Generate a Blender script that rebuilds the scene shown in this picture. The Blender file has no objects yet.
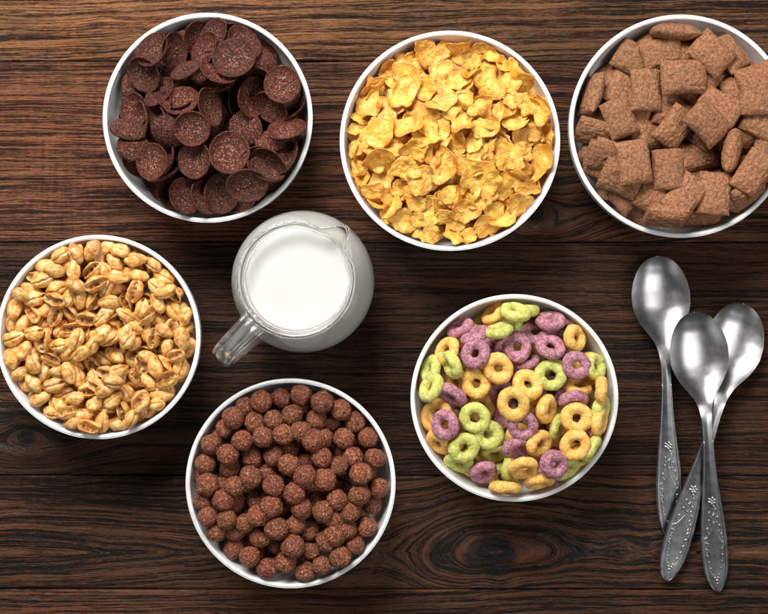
import bpy, bmesh, math, random
import numpy as np
from mathutils import Vector, Matrix, Euler, noise

random.seed(7)
RNG = np.random.default_rng(7)
SC = bpy.context.scene
COL = SC.collection
PI = math.pi

# ------------------------------------------------------------------ camera geometry
HC = 0.80            # camera height over the table
S0 = 0.00075         # metres per photo pixel on the table


def unproject(px, py, z):
    k = S0 * (HC - z) / HC
    return (px - 384.0) * k, (307.0 - py) * k


# ------------------------------------------------------------------ helpers
def link(name, mesh, mat=None, parent=None):
    o = bpy.data.objects.new(name, mesh)
    COL.objects.link(o)
    if mat is not None and not mesh.materials:
        mesh.materials.append(mat)
    if parent is not None:
        o.parent = parent
    return o


def empty(name, loc=(0, 0, 0)):
    o = bpy.data.objects.new(name, None)
    o.empty_display_size = 0.01
    COL.objects.link(o)
    o.location = loc
    return o


def tag(o, label, cat, group=None, kind=None):
    o['label'] = label
    o['category'] = cat
    if group:
        o['group'] = group
    if kind:
        o['kind'] = kind
    return o


def mesh_from(name, verts, faces, smooth=True):
    me = bpy.data.meshes.new(name)
    me.from_pydata([tuple(v) for v in verts], [], faces)
    me.update()
    if smooth:
        me.polygons.foreach_set('use_smooth', [True] * len(me.polygons))
    return me


def set_attr(me, name, vals):
    a = me.attributes.new(name, 'FLOAT', 'POINT')
    a.data.foreach_set('value', np.asarray(vals, np.float32))


def nz(v, seed=0.0):
    return noise.noise(Vector((v[0] + seed * 7.31, v[1] - seed * 3.17, v[2] + seed * 5.77)))


def lathe(profile, n=128, closed_axis=True):
    """profile: list of (r, z); r==0 ends make poles."""
    verts, faces, rings = [], [], []
    for r, z in profile:
        if r < 1e-9:
            rings.append([len(verts)])
            verts.append((0, 0, z))
        else:
            st = len(verts)
            for i in range(n):
                a = 2 * PI * i / n
                verts.append((r * math.cos(a), r * math.sin(a), z))
            rings.append(list(range(st, st + n)))
    for a, b in zip(rings[:-1], rings[1:]):
        if len(a) == 1 and len(b) == 1:
            continue
        for i in range(n):
            j = (i + 1) % n
            if len(a) == 1:
                faces.append((a[0], b[j], b[i]))
            elif len(b) == 1:
                faces.append((a[i], a[j], b[0]))
            else:
                faces.append((a[i], a[j], b[j], b[i]))
    return verts, faces


def smooth_profile(pts, n=90):
    """Catmull-Rom through control points, n samples."""
    P = [np.array(p, float) for p in pts]
    P = [2 * P[0] - P[1]] + P + [2 * P[-1] - P[-2]]
    out = []
    segs = len(P) - 3
    per = max(2, n // segs)
    for i in range(segs):
        p0, p1, p2, p3 = P[i:i + 4]
        for k in range(per):
            t = k / per
            out.append(0.5 * ((2 * p1) + (-p0 + p2) * t + (2 * p0 - 5 * p1 + 4 * p2 - p3) * t * t + (-p0 + 3 * p1 - 3 * p2 + p3) * t ** 3))
    out.append(P[-2])
    return [tuple(p) for p in out]


# ------------------------------------------------------------------ node helpers
def new_mat(name):
    m = bpy.data.materials.new(name)
    m.use_nodes = True
    nt = m.node_tree
    nt.nodes.clear()
    out = nt.nodes.new('ShaderNodeOutputMaterial')
    bs = nt.nodes.new('ShaderNodeBsdfPrincipled')
    nt.links.new(bs.outputs[0], out.inputs[0])
    return m, nt, bs


def N(nt, typ, **kw):
    n = nt.nodes.new('ShaderNode' + typ)
    ins = kw.pop('ins', {})
    for k, v in kw.items():
        setattr(n, k, v)
    for k, v in ins.items():
        sock = n.inputs[k]
        if isinstance(v, bpy.types.NodeSocket):
            nt.links.new(v, sock)
        else:
            sock.default_value = v
    return n


def math_n(nt, op, a, b=None, c=None, clamp=False):
    n = nt.nodes.new('ShaderNodeMath')
    n.operation = op
    n.use_clamp = clamp
    for i, v in enumerate((a, b, c)):
        if v is None:
            continue
        if isinstance(v, bpy.types.NodeSocket):
            nt.links.new(v, n.inputs[i])
        else:
            n.inputs[i].default_value = v
    return n.outputs[0]


def ramp(nt, fac, stops, interp='LINEAR'):
    n = nt.nodes.new('ShaderNodeValToRGB')
    cr = n.color_ramp
    cr.interpolation = interp
    while len(cr.elements) < len(stops):
        cr.elements.new(0.5)
    for e, (p, c) in zip(cr.elements, stops):
        e.position = p
        e.color = (c[0], c[1], c[2], 1) if not isinstance(c, (int, float)) else (c, c, c, 1)
    nt.links.new(fac, n.inputs[0])
    return n.outputs[0]


def mixc(nt, fac, a, b, blend='MIX'):
    n = nt.nodes.new('ShaderNodeMix')
    n.data_type = 'RGBA'
    n.blend_type = blend
    n.clamp_factor = True
    for sock, v in ((n.inputs[0], fac), (n.inputs[6], a), (n.inputs[7], b)):
        if isinstance(v, bpy.types.NodeSocket):
            nt.links.new(v, sock)
        elif isinstance(v, (int, float)):
            sock.default_value = v
        else:
            sock.default_value = (v[0], v[1], v[2], 1)
    return n.outputs[2]


def srgb(r, g, b):
    f = lambda c: (c / 255 / 12.92) if c / 255 <= 0.04045 else ((c / 255 + 0.055) / 1.055) ** 2.4
    return (f(r), f(g), f(b))


def cereal_mat(name, dark, mid, light, speck=None, speck_amt=0.5, scale=260, speck_scale=900, bump=0.5, fine=1400,
               rough=0.55, spec=0.4, sss=0.0, toast=None, toast_col=None, vary=0.25, coat=0.0, bump_d=0.0006, dimple=0.0, ridge=0.0, glint=False):
    m, nt, bs = new_mat(name)
    tc = N(nt, 'TexCoord')
    oi = N(nt, 'ObjectInfo')
    off = N(nt, 'VectorMath', operation='SCALE', ins={0: (3.1, 5.7, 1.3)})
    nt.links.new(oi.outputs['Random'], off.inputs['Scale'])
    vec = N(nt, 'VectorMath', operation='ADD', ins={0: tc.outputs['Object'], 1: off.outputs[0]}).outputs[0]
    n1 = N(nt, 'TexNoise', ins={'Vector': vec, 'Scale': scale, 'Detail': 5.0, 'Roughness': 0.62}).outputs[0]
    col = ramp(nt, n1, [(0.36, dark), (0.5, mid), (0.64, light)])
    if toast:
        at = N(nt, 'Attribute', attribute_name='toast').outputs['Fac']
        n3 = N(nt, 'TexNoise', ins={'Vector': vec, 'Scale': scale * 0.7, 'Detail': 3.0}).outputs[0]
        f = math_n(nt, 'MULTIPLY_ADD', n3, 1.2, -0.6)
        f = math_n(nt, 'ADD', at, f)
        f = math_n(nt, 'MULTIPLY', math_n(nt, 'MULTIPLY', at, 1.0, clamp=True), math_n(nt, 'ADD', f, 0.35, clamp=True), clamp=True)
        col = mixc(nt, math_n(nt, 'MULTIPLY', f, toast), col, toast_col)
    n2 = N(nt, 'TexNoise', ins={'Vector': vec, 'Scale': speck_scale, 'Detail': 3.0, 'Roughness': 0.7}).outputs[0]
    if speck is not None:
        f = ramp(nt, n2, [(0.55, 0.0), (0.64, 1.0)])
        if glint:
            f = math_n(nt, 'MULTIPLY', f, N(nt, 'Attribute', attribute_name='glint').outputs['Fac'])  # limits the painted glint specks to where the mesh mask is strong
        col = mixc(nt, math_n(nt, 'MULTIPLY', f, speck_amt), col, speck)
    hsv = N(nt, 'HueSaturation', ins={'Color': col})
    r2 = math_n(nt, 'MULTIPLY_ADD', oi.outputs['Random'], vary * 2, 1 - vary)
    nt.links.new(r2, hsv.inputs['Value'])
    rr = math_n(nt, 'FRACT', math_n(nt, 'MULTIPLY', oi.outputs['Random'], 17.3))
    nt.links.new(math_n(nt, 'MULTIPLY_ADD', rr, 0.008, 0.496), hsv.inputs['Hue'])
    nt.links.new(hsv.outputs[0], bs.inputs['Base Color'])
    bs.inputs['Roughness'].default_value = rough
    bs.inputs['Specular IOR Level'].default_value = spec
    if sss:
        bs.inputs['Subsurface Weight'].default_value = sss
        bs.inputs['Subsurface Radius'].default_value = (0.004, 0.002, 0.0008)
        bs.inputs['Subsurface Scale'].default_value = 1.0
    if coat:
        bs.inputs['Coat Weight'].default_value = coat
        bs.inputs['Coat Roughness'].default_value = 0.25
    n4 = N(nt, 'TexNoise', ins={'Vector': vec, 'Scale': fine, 'Detail': 3.0, 'Roughness': 0.6}).outputs[0]
    h = math_n(nt, 'ADD', math_n(nt, 'MULTIPLY', n2, 1.0), math_n(nt, 'MULTIPLY', n4, 0.5))
    if dimple:
        vo = N(nt, 'TexVoronoi', ins={'Vector': vec, 'Scale': dimple})
        h = math_n(nt, 'ADD', h, math_n(nt, 'MULTIPLY', vo.outputs['Distance'], 1.2))
    if ridge:
        mp = N(nt, 'Mapping', ins={'Vector': vec, 'Scale': (190.0, 1150.0, 300.0)})
        nr = N(nt, 'TexNoise', ins={'Vector': mp.outputs[0], 'Scale': 1.0, 'Detail': 2.0}).outputs[0]
        h = math_n(nt, 'ADD', h, math_n(nt, 'MULTIPLY', nr, ridge))
    b = N(nt, 'Bump', ins={'Height': h, 'Strength': bump, 'Distance': bump_d})
    nt.links.new(b.outputs[0], bs.inputs['Normal'])
    return m


# ------------------------------------------------------------------ the table
def wood_mat(name, seed, tone):
    """grain/along attributes carry the smooth growth-ring field; the noise turns it into early and late wood."""
    m, nt, bs = new_mat(name)
    g = N(nt, 'Attribute', attribute_name='grain').outputs['Fac']
    a = N(nt, 'Attribute', attribute_name='along').outputs['Fac']
    y = N(nt, 'Attribute', attribute_name='across').outputs['Fac']
    saw = N(nt, 'Attribute', attribute_name='saw').outputs['Fac']
    knot = N(nt, 'Attribute', attribute_name='knot').outputs['Fac']
    coarse = N(nt, 'Attribute', attribute_name='coarse').outputs['Fac']
    # wobble of the ring field along the board
    wv = N(nt, 'CombineXYZ', ins={0: math_n(nt, 'MULTIPLY', a, 22.0), 1: math_n(nt, 'MULTIPLY', y, 60.0), 2: seed})
    w = N(nt, 'TexNoise', ins={'Vector': wv.outputs[0], 'Scale': 1.0, 'Detail': 3.0, 'Roughness': 0.6}).outputs[0]
    gw = math_n(nt, 'ADD', g, math_n(nt, 'MULTIPLY_ADD', w, 0.0024, -0.0012))
    # broad late-wood bands
    v1 = N(nt, 'CombineXYZ', ins={0: math_n(nt, 'MULTIPLY', gw, 240.0), 1: math_n(nt, 'MULTIPLY', a, 2.2), 2: seed + 3})
    b1 = N(nt, 'TexNoise', ins={'Vector': v1.outputs[0], 'Scale': 1.0, 'Detail': 1.5, 'Roughness': 0.5}).outputs[0]
    # fine rings
    v2 = N(nt, 'CombineXYZ', ins={0: math_n(nt, 'MULTIPLY', gw, 700.0), 1: math_n(nt, 'MULTIPLY', a, 13.0), 2: seed + 9})
    b2 = N(nt, 'TexNoise', ins={'Vector': v2.outputs[0], 'Scale': 1.0, 'Detail': 2.0, 'Roughness': 0.55}).outputs[0]
    # fibres
    v3 = N(nt, 'CombineXYZ', ins={0: math_n(nt, 'MULTIPLY', gw, 1500.0), 1: math_n(nt, 'MULTIPLY', a, 85.0), 2: seed + 17})
    b3 = N(nt, 'TexNoise', ins={'Vector': v3.outputs[0], 'Scale': 1.0, 'Detail': 3.0, 'Roughness': 0.65}).outputs[0]
    # blotches of stain
    v4 = N(nt, 'CombineXYZ', ins={0: math_n(nt, 'MULTIPLY', a, 9.0), 1: math_n(nt, 'MULTIPLY', y, 34.0), 2: seed + 31})
    b4 = N(nt, 'TexNoise', ins={'Vector': v4.outputs[0], 'Scale': 1.0, 'Detail': 4.0, 'Roughness': 0.6}).outputs[0]
    v5 = N(nt, 'CombineXYZ', ins={0: math_n(nt, 'MULTIPLY', a, 260.0), 1: math_n(nt, 'MULTIPLY', y, 700.0), 2: seed + 47})
    b5 = N(nt, 'TexNoise', ins={'Vector': v5.outputs[0], 'Scale': 1.0, 'Detail': 2.0, 'Roughness': 0.6}).outputs[0]
    wave = N(nt, 'CombineXYZ', ins={0: math_n(nt, 'MULTIPLY', a, 330.0), 1: math_n(nt, 'MULTIPLY', y, 26.0), 2: seed + 77})
    sw = N(nt, 'TexNoise', ins={'Vector': wave.outputs[0], 'Scale': 1.0, 'Detail': 1.0}).outputs[0]
    # band height
    late = ramp(nt, b1, [(0.40, 0.0), (0.49, 0.35), (0.55, 1.0)])
    fine = ramp(nt, b2, [(0.40, 0.0), (0.56, 1.0)])
    h = math_n(nt, 'ADD', math_n(nt, 'MULTIPLY', late, math_n(nt, 'MULTIPLY_ADD', coarse, 0.75, 0.20)),
               math_n(nt, 'MULTIPLY', fine, math_n(nt, 'MULTIPLY_ADD', coarse, -0.35, 0.75)))
    h = math_n(nt, 'ADD', h, math_n(nt, 'MULTIPLY_ADD', b3, 2.0, -1.0))
    h = math_n(nt, 'ADD', h, math_n(nt, 'MULTIPLY', math_n(nt, 'MULTIPLY_ADD', sw, 1.4, -0.7), saw))
    hc = math_n(nt, 'MULTIPLY_ADD', b5, 0.8, math_n(nt, 'ADD', h, -0.40))
    hc = math_n(nt, 'MULTIPLY', hc, 0.85, clamp=True)
    dk, md, lt, rd = tone
    col = ramp(nt, hc, [(0.06, dk), (0.34, md), (0.62, lt), (0.95, tuple(c * 1.3 for c in lt))])
    redf = ramp(nt, b4, [(0.40, 0.0), (0.66, 0.85)])
    col = mixc(nt, redf, col, mixc(nt, 1.0, col, rd, 'MULTIPLY'))
    v6 = N(nt, 'CombineXYZ', ins={0: math_n(nt, 'MULTIPLY', a, 14.0), 1: math_n(nt, 'MULTIPLY', y, 55.0), 2: seed + 101})
    b6 = N(nt, 'TexNoise', ins={'Vector': v6.outputs[0], 'Scale': 1.0, 'Detail': 4.0, 'Roughness': 0.65}).outputs[0]
    col = mixc(nt, ramp(nt, b6, [(0.50, 0.0), (0.66, 0.9)]), col, mixc(nt, 1.0, col, (1.42, 1.28, 1.12), 'MULTIPLY'))
    drk = ramp(nt, b4, [(0.26, 0.75), (0.46, 0.0)])
    col = mixc(nt, drk, col, tuple(c * 0.8 for c in dk))
    worn = N(nt, 'Attribute', attribute_name='worn').outputs['Fac']
    col = mixc(nt, worn, col, mixc(nt, 1.0, mixc(nt, 0.12, col, md), (2.0, 1.92, 1.86), 'MULTIPLY'))
    col = mixc(nt, knot, col, (0.0065, 0.0055, 0.006))
    nt.links.new(col, bs.inputs['Base Color'])
    rg = ramp(nt, b3, [(0.3, 0.62), (0.7, 0.42)])
    nt.links.new(rg, bs.inputs['Roughness'])
    bs.inputs['Specular IOR Level'].default_value = 0.28
    bp = N(nt, 'Bump', ins={'Height': h, 'Strength': 1.0, 'Distance': 0.0012})
    nt.links.new(bp.outputs[0], bs.inputs['Normal'])
    return m


def vnoise(x, y, seed):
    """cheap smooth value noise on numpy arrays"""
    xi, yi = np.floor(x).astype(int), np.floor(y).astype(int)
    xf, yf = x - xi, y - yi
    u, v = xf * xf * (3 - 2 * xf), yf * yf * (3 - 2 * yf)

    def hsh(i, j):
        n = (i * 374761393 + j * 668265263 + seed * 1442695041) & 0x7fffffff
        n = ((n ^ (n >> 13)) * 1274126177) & 0x7fffffff
        return ((n ^ (n >> 16)) & 0xffff) / 65535.0
    return (hsh(xi, yi) * (1 - u) + hsh(xi + 1, yi) * u) * (1 - v) + (hsh(xi, yi + 1) * (1 - u) + hsh(xi + 1, yi + 1) * u) * v


def build_table():
    root = empty('wooden_table', (0, 0, 0))
    tag(root, 'dark brown rustic plank table top under the bowls', 'table', kind='structure')
    XL = -0.52, 0.52
    px = lambda x: (x - 384) * S0
    py = lambda y: (307 - y) * S0
    gap = 0.00045
    # dark, mid, light, red multiplier
    tones = {
        'tan':  (srgb(24, 15, 11), srgb(62, 40, 27), srgb(104, 74, 50), (1.0, 0.84, 0.74)),
        'red':  (srgb(22, 13, 11), srgb(58, 35, 25), srgb(98, 65, 46), (1.0, 0.74, 0.66)),
        'dark': (srgb(12, 8, 7), srgb(37, 23, 17), srgb(68, 45, 32), (1.05, 0.78, 0.64)),
        'deep': (srgb(12, 8, 7), srgb(40, 25, 17), srgb(76, 51, 35), (1.0, 0.76, 0.66)),
    }
    #          y0   y1    tone   seed knot(px,py,rad,kind)  coarse
    boards = [(-260, 60.5, 'tan', 11.0, None, 0.45),
              (60.5, 242, 'red', 23.0, (532, 212, 11, 'flow'), 0.15),
              (242, 476, 'dark', 37.0, (26, 438, 9, 'flow'), 0.30),
              (476, 590, 'deep', 53.0, (491, 553, 19, 'rings'), 0.55),
              (590, 880, 'deep', 71.0, None, 0.35)]
    for bi, (y0, y1, tone, seed, kn, coarse) in enumerate(boards):
        ya, yb = py(y1) + gap, py(y0) - gap
        nx = 520
        ny = max(40, int((yb - ya) / 0.0016))
        xs = np.linspace(XL[0], XL[1], nx)
        ys = np.linspace(ya, yb, ny)
        X, Y = np.meshgrid(xs, ys)
        X0, Y0 = X.copy(), Y.copy()
        wob = (vnoise(X / 0.14 + seed, Y / 0.03, bi + 1) - 0.5) * 0.006 + (vnoise(X / 0.03 + seed, Y / 0.012, bi + 5) - 0.5) * 0.0022
        G = Y + wob + X * (0.02 if bi % 2 else -0.015)
        K = np.zeros_like(X)
        C = np.full_like(X, coarse) + (vnoise(X / 0.2, Y / 0.03, bi + 50) - 0.5) * 0.5
        if kn:
            kx, ky, kr = px(kn[0]), py(kn[1]), kn[2] * S0
            dx, dy = X - kx, Y - ky
            jit = 1 + 0.24 * (vnoise(np.arctan2(dy, dx) * 1.6 + 9, np.hypot(dx, dy) / 0.02, bi + 9) - 0.5)
            if kn[3] == 'rings':
                L = 0.075
                sk = np.where(dx > 0, 0.34, 0.58)
                dyy = np.where(dy > 0, dy * 0.85, dy * 1.25)
                u = L * np.tanh((dx - 0.25 * dyy) / L / 1.1)
                rr = np.sqrt((sk * u) ** 2 + dyy ** 2) * jit
                w = np.exp(-(np.hypot(dx * 0.42, dy) / 0.075) ** 2.6)
                G = rr * w * 0.8 + (np.abs(Y - ky) + wob * 1.2) * (1 - w) * np.where(True, 1, 1)
                C = np.clip(C + 0.25 * w, 0, 1)
            else:
                r2 = (dx * 0.55) ** 2 + dy ** 2
                R = kr * 2.3
                G = (dy + wob * 0.7) * r2 / (r2 + R * R) + np.sqrt(r2) * np.exp(-r2 / (R * R) * 0.6) * 1.2 * jit
            rk = np.hypot(dx * 0.9, dy) * (1 + 0.5 * (vnoise(np.arctan2(dy, dx) * 1.9 + 3, dx * 0 + bi, 77) - 0.5))
            K = np.clip((kr * 1.15 - rk) / (kr * 0.22), 0, 1) * (0.7 + 0.3 * vnoise(X / 0.002, Y / 0.002, 5))
            if kn[3] == 'flow':
                K = np.maximum(K, 0.62 * np.clip(1 - np.hypot(dx * 0.6, dy) / (kr * 4.0), 0, 1))
        saw = np.zeros_like(X)
        n_ = vnoise(X / 0.07, Y / 0.02, bi + 60) * 0.6 + vnoise(X / 0.02, Y / 0.004, bi + 61) * 0.4
        reach = {0: 330, 1: 260, 2: -60, 3: -80, 4: 330}[bi]
        worn = np.clip((px(reach) - X) / 0.16 + 0.5 + (n_ - 0.5) * 1.6, 0, 1) * (0.5 + 0.5 * n_)
        if bi == 1:
            saw = np.clip((px(150) - X) / 0.05, 0, 1) * 0.55 * vnoise(X / 0.02, Y / 0.05, 91)
        elif bi == 0:
            saw = np.full_like(X, 0.12)
        # real relief: bowed boards with eased edges
        edge = np.minimum(Y - ya, yb - Y)
        Z = -0.0016 * np.exp(-(edge / 0.0012) ** 1.2) + (vnoise(X / 0.16, Y / 0.05, bi + 20) - 0.5) * 0.0006
        Z = Z - 0.0008
        Yw = Y + (vnoise(X / 0.05, np.zeros_like(X) + bi, 33) - 0.5) * 0.0007 * np.exp(-edge / 0.004)
        verts = np.stack([X, Yw, Z], -1).reshape(-1, 3)
        idx = np.arange(nx * ny).reshape(ny, nx)
        f = np.stack([idx[:-1, :-1], idx[:-1, 1:], idx[1:, 1:], idx[1:, :-1]], -1).reshape(-1, 4)
        # skirt down on all four sides so that the board has thickness, and a bottom
        rim = np.concatenate([idx[0, :], idx[1:, -1], idx[-1, -2::-1], idx[-2:0:-1, 0]])
        low = verts[rim].copy()
        low[:, 2] = -0.03
        st = len(verts)
        n = len(rim)
        verts = np.concatenate([verts, low])
        sk = [(int(rim[i]), st + i, st + (i + 1) % n, int(rim[(i + 1) % n])) for i in range(n)]
        faces = f.tolist() + sk + [tuple(st + i for i in range(n))[::-1]]
        me = mesh_from('plank', verts, faces)
        pad = lambda A: np.concatenate([A.reshape(-1), A.reshape(-1)[rim]])
        set_attr(me, 'grain', pad(G))
        set_attr(me, 'along', pad(X0))
        set_attr(me, 'across', pad(Y0))
        set_attr(me, 'saw', pad(saw))
        set_attr(me, 'knot', pad(K))
        set_attr(me, 'worn', pad(worn))
        set_attr(me, 'coarse', pad(np.clip(C, 0, 1)))
        o = link('plank', me, wood_mat('weathered_wood', seed, tones[tone]), root)
    return root


build_table()

# ------------------------------------------------------------------ bowls
def ceramic():
    m, nt, bs = new_mat('white_glazed_ceramic')
    tc = N(nt, 'TexCoord')
    n = N(nt, 'TexNoise', ins={'Vector': tc.outputs['Object'], 'Scale': 30.0, 'Detail': 3.0}).outputs[0]
    c = ramp(nt, n, [(0.3, (0.72, 0.73, 0.745)), (0.7, (0.77, 0.775, 0.78))])
    nt.links.new(c, bs.inputs['Base Color'])
    bs.inputs['Roughness'].default_value = 0.16
    bs.inputs['Specular IOR Level'].default_value = 0.45
    n2 = N(nt, 'TexNoise', ins={'Vector': tc.outputs['Object'], 'Scale': 55.0, 'Detail': 2.0}).outputs[0]
    b = N(nt, 'Bump', ins={'Height': n2, 'Strength': 0.08, 'Distance': 0.001})
    nt.links.new(b.outputs[0], bs.inputs['Normal'])
    return m


CERAMIC = ceramic()
ZR = 0.058
BT = 0.0034   # wall at the rim


def bowl_profile(R):
    """outer then inner (r, z)"""
    k = R / 0.0725
    outer = [(0.0, 0.0026), (0.030 * k, 0.0026), (0.0335 * k, 0.0008), (0.036 * k, 0.0), (0.0385 * k, 0.0012), (0.0395 * k, 0.005),
             (0.047 * k, 0.0080), (0.0590 * k, 0.0165), (0.0668 * k, 0.0285), (0.0709 * k, 0.043), (R - 0.0003, ZR - 0.002), (R - 0.0005, ZR - 0.0006)]
    inner = [(R - BT * 0.5, ZR), (R - BT + 0.0004, ZR - 0.0006), (R - BT, ZR - 0.0022), (0.0672 * k, 0.043), (0.0625 * k, 0.031), (0.0545 * k, 0.0200),
             (0.041 * k, 0.0135), (0.026 * k, 0.0108), (0.0, 0.0104)]
    return outer, inner


def inner_height(R):
    _, inner = bowl_profile(R)
    pr = sorted(smooth_profile(inner, 120))
    rr = np.array([p[0] for p in pr])
    zz = np.array([p[1] for p in pr])
    return rr, zz


BOWLS = {}


def make_bowl(key, cx, cy, rpx, label):
    k = S0 * (HC - ZR) / HC
    R = rpx * k
    x, y = unproject(cx, cy, ZR)
    o_, i_ = bowl_profile(R)
    v, f = lathe(smooth_profile(o_ + i_, 150), 160)
    me = mesh_from('bowl', v, f)
    o = link('cereal_bowl', me, CERAMIC)
    o.location = (x, y, 0)
    o.rotation_euler = (0, 0, random.uniform(0, 6))
    tag(o, label, 'bowl', 'white cereal bowls on the table')
    BOWLS[key] = (x, y, R)


make_bowl('disc', 207.5, 117.5, 105.3, 'round white ceramic bowl filled with dark chocolate discs')
make_bowl('corn', 450, 140.5, 110.5, 'round white ceramic bowl heaped with golden corn flakes')
make_bowl('pillow', 681, 126, 112, 'white ceramic bowl filled with brown cereal pillows, cut by the frame')
make_bowl('wheat', 98, 337, 102.5, 'round white ceramic bowl filled with honey puffed wheat')
make_bowl('ball', 290.5, 483.5, 105.3, 'round white ceramic bowl filled with chocolate cereal balls')
make_bowl('ring', 514.5, 398, 104.2, 'round white ceramic bowl filled with yellow, purple and green rings')

# ------------------------------------------------------------------ cereal meshes
def ico_ball(seed):
    bm = bmesh.new()
    bmesh.ops.create_icosphere(bm, subdivisions=5, radius=1.0)
    sx, sy, sz = random.uniform(0.93, 1.08), random.uniform(0.95, 1.06), random.uniform(0.92, 1.04)
    for v in bm.verts:
        p = v.co.copy()
        d = 1 + 0.10 * nz(p * 1.5, seed) + 0.055 * nz(p * 3.6, seed + 2) + 0.05 * nz(p * 7.5, seed + 4) - 0.05 * max(0, nz(p * 6.0, seed + 8) - 0.15)
        v.co = Vector((p.x * sx, p.y * sy, p.z * sz)) * d * 0.0078
    me = bpy.data.meshes.new('chocolate_ball')
    bm.to_mesh(me)
    bm.free()
    me.polygons.foreach_set('use_smooth', [True] * len(me.polygons))
    return me


def ring_mesh(seed):
    nu, nv = 88, 40
    R, r = 0.00705 * random.uniform(0.96, 1.05), 0.00392 * random.uniform(0.95, 1.05)
    el = random.uniform(0.94, 1.07)
    verts, faces = [], []
    for i in range(nu):
        a = 2 * PI * i / nu
        ca, sa = math.cos(a), math.sin(a)
        rl = r * (1 + 0.13 * nz((ca * 1.4, sa * 1.4, 0.3), seed))
        for j in range(nv):
            b = 2 * PI * j / nv
            rad = R + rl * math.cos(b)
            p = Vector((rad * ca * el, rad * sa / el, rl * 0.98 * math.sin(b)))
            q = p * 420
            d = 1 + 0.07 * nz(q * 0.55, seed) + 0.05 * nz(q * 1.3, seed + 3) + 0.035 * nz(q * 2.6, seed + 5)
            c = Vector((R * ca * el, R * sa / el, 0))
            p = c + (p - c) * d
            p.z += 0.0007 * nz((ca * 1.2, sa * 1.2, 3), seed + 7)
            verts.append(p)
    for i in range(nu):
        for j in range(nv):
            faces.append((i * nv + j, ((i + 1) % nu) * nv + j, ((i + 1) % nu) * nv + (j + 1) % nv, i * nv + (j + 1) % nv))
    return mesh_from('cereal_ring', verts, faces)


def sheet_pair(grid_top, grid_bot, nu, nv, wrap_u=False):
    """two (nu x nv) grids of points into one closed skin joined along the border (polar when wrap_u: v=0 centre)"""
    verts = list(grid_top) + list(grid_bot)
    M = nu * nv
    faces = []
    iu = range(nu) if wrap_u else range(nu - 1)
    for i in iu:
        i2 = (i + 1) % nu
        for j in range(nv - 1):
            faces.append((i * nv + j, i * nv + j + 1, i2 * nv + j + 1, i2 * nv + j))
            faces.append((M + i * nv + j, M + i2 * nv + j, M + i2 * nv + j + 1, M + i * nv + j + 1))
        faces.append((i * nv + nv - 1, M + i * nv + nv - 1, M + i2 * nv + nv - 1, i2 * nv + nv - 1))
        if not wrap_u:
            faces.append((i * nv, i2 * nv, M + i2 * nv, M + i * nv))
    if not wrap_u:
        for j in range(nv - 1):
            faces.append((j, M + j, M + j + 1, j + 1))
            e = (nu - 1) * nv
            faces.append((e + j, e + j + 1, M + e + j + 1, M + e + j))
    return verts, faces


def weld(me, d=1e-6):
    bm = bmesh.new()
    bm.from_mesh(me)
    bmesh.ops.remove_doubles(bm, verts=bm.verts, dist=d)
    bmesh.ops.recalc_face_normals(bm, faces=bm.faces)
    bm.to_mesh(me)
    bm.free()
    me.polygons.foreach_set('use_smooth', [True] * len(me.polygons))
    return me


def pillow_mesh(seed):
    nu, nv = 56, 44
    L, W, T = 0.0146 * random.uniform(0.95, 1.04), 0.0107 * random.uniform(0.95, 1.04), 0.0057 * random.uniform(0.9, 1.1)
    bend = random.uniform(-0.0004, 0.0004)
    top, bot, toast = [], [], []
    for i in range(nu):
        u = -1 + 2 * i / (nu - 1)
        for j in range(nv):
            v = -math.cos(PI * j / (nv - 1))
            cu = max(0.0, 1 - abs(u) ** 3.2) ** 0.62
            cv = max(0.0, 1 - abs(v) ** 3.0) ** 0.5
            fz = (0.16 * (1 - abs(v) ** 6) + 0.84 * cu) * cv
            w = W * (1 + 0.05 * u * u + 0.05 * nz((u * 1.5, 1 if v > 0 else -1, 0), seed))
            l = L * (1 - 0.03 * v * v + 0.035 * nz((v * 2.0, 2 if u > 0 else -2, 0), seed + 2))
            x, y = u * l, v * w
            q = (x * 330, y * 330, 0)
            gro = 0.00055 * nz((x * 130, y * 1050, 0.0), seed + 4)
            n_t = 0.0005 * nz(q, seed + 5) + 0.00045 * nz((q[0] * 2.3, q[1] * 2.3, 1), seed + 6) + gro
            n_b = 0.0005 * nz(q, seed + 9) + 0.00045 * nz((q[0] * 2.3, q[1] * 2.3, 1), seed + 10)
            damp = min(1.0, fz * 3)
            zb = bend * (u * u) * 3
            top.append((x, y, T * fz + n_t * damp + zb))
            bot.append((x, y, -T * fz + n_b * damp + zb))
    v, f = sheet_pair(top, bot, nu, nv)
    return weld(mesh_from('cereal_pillow', v, f))


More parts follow.
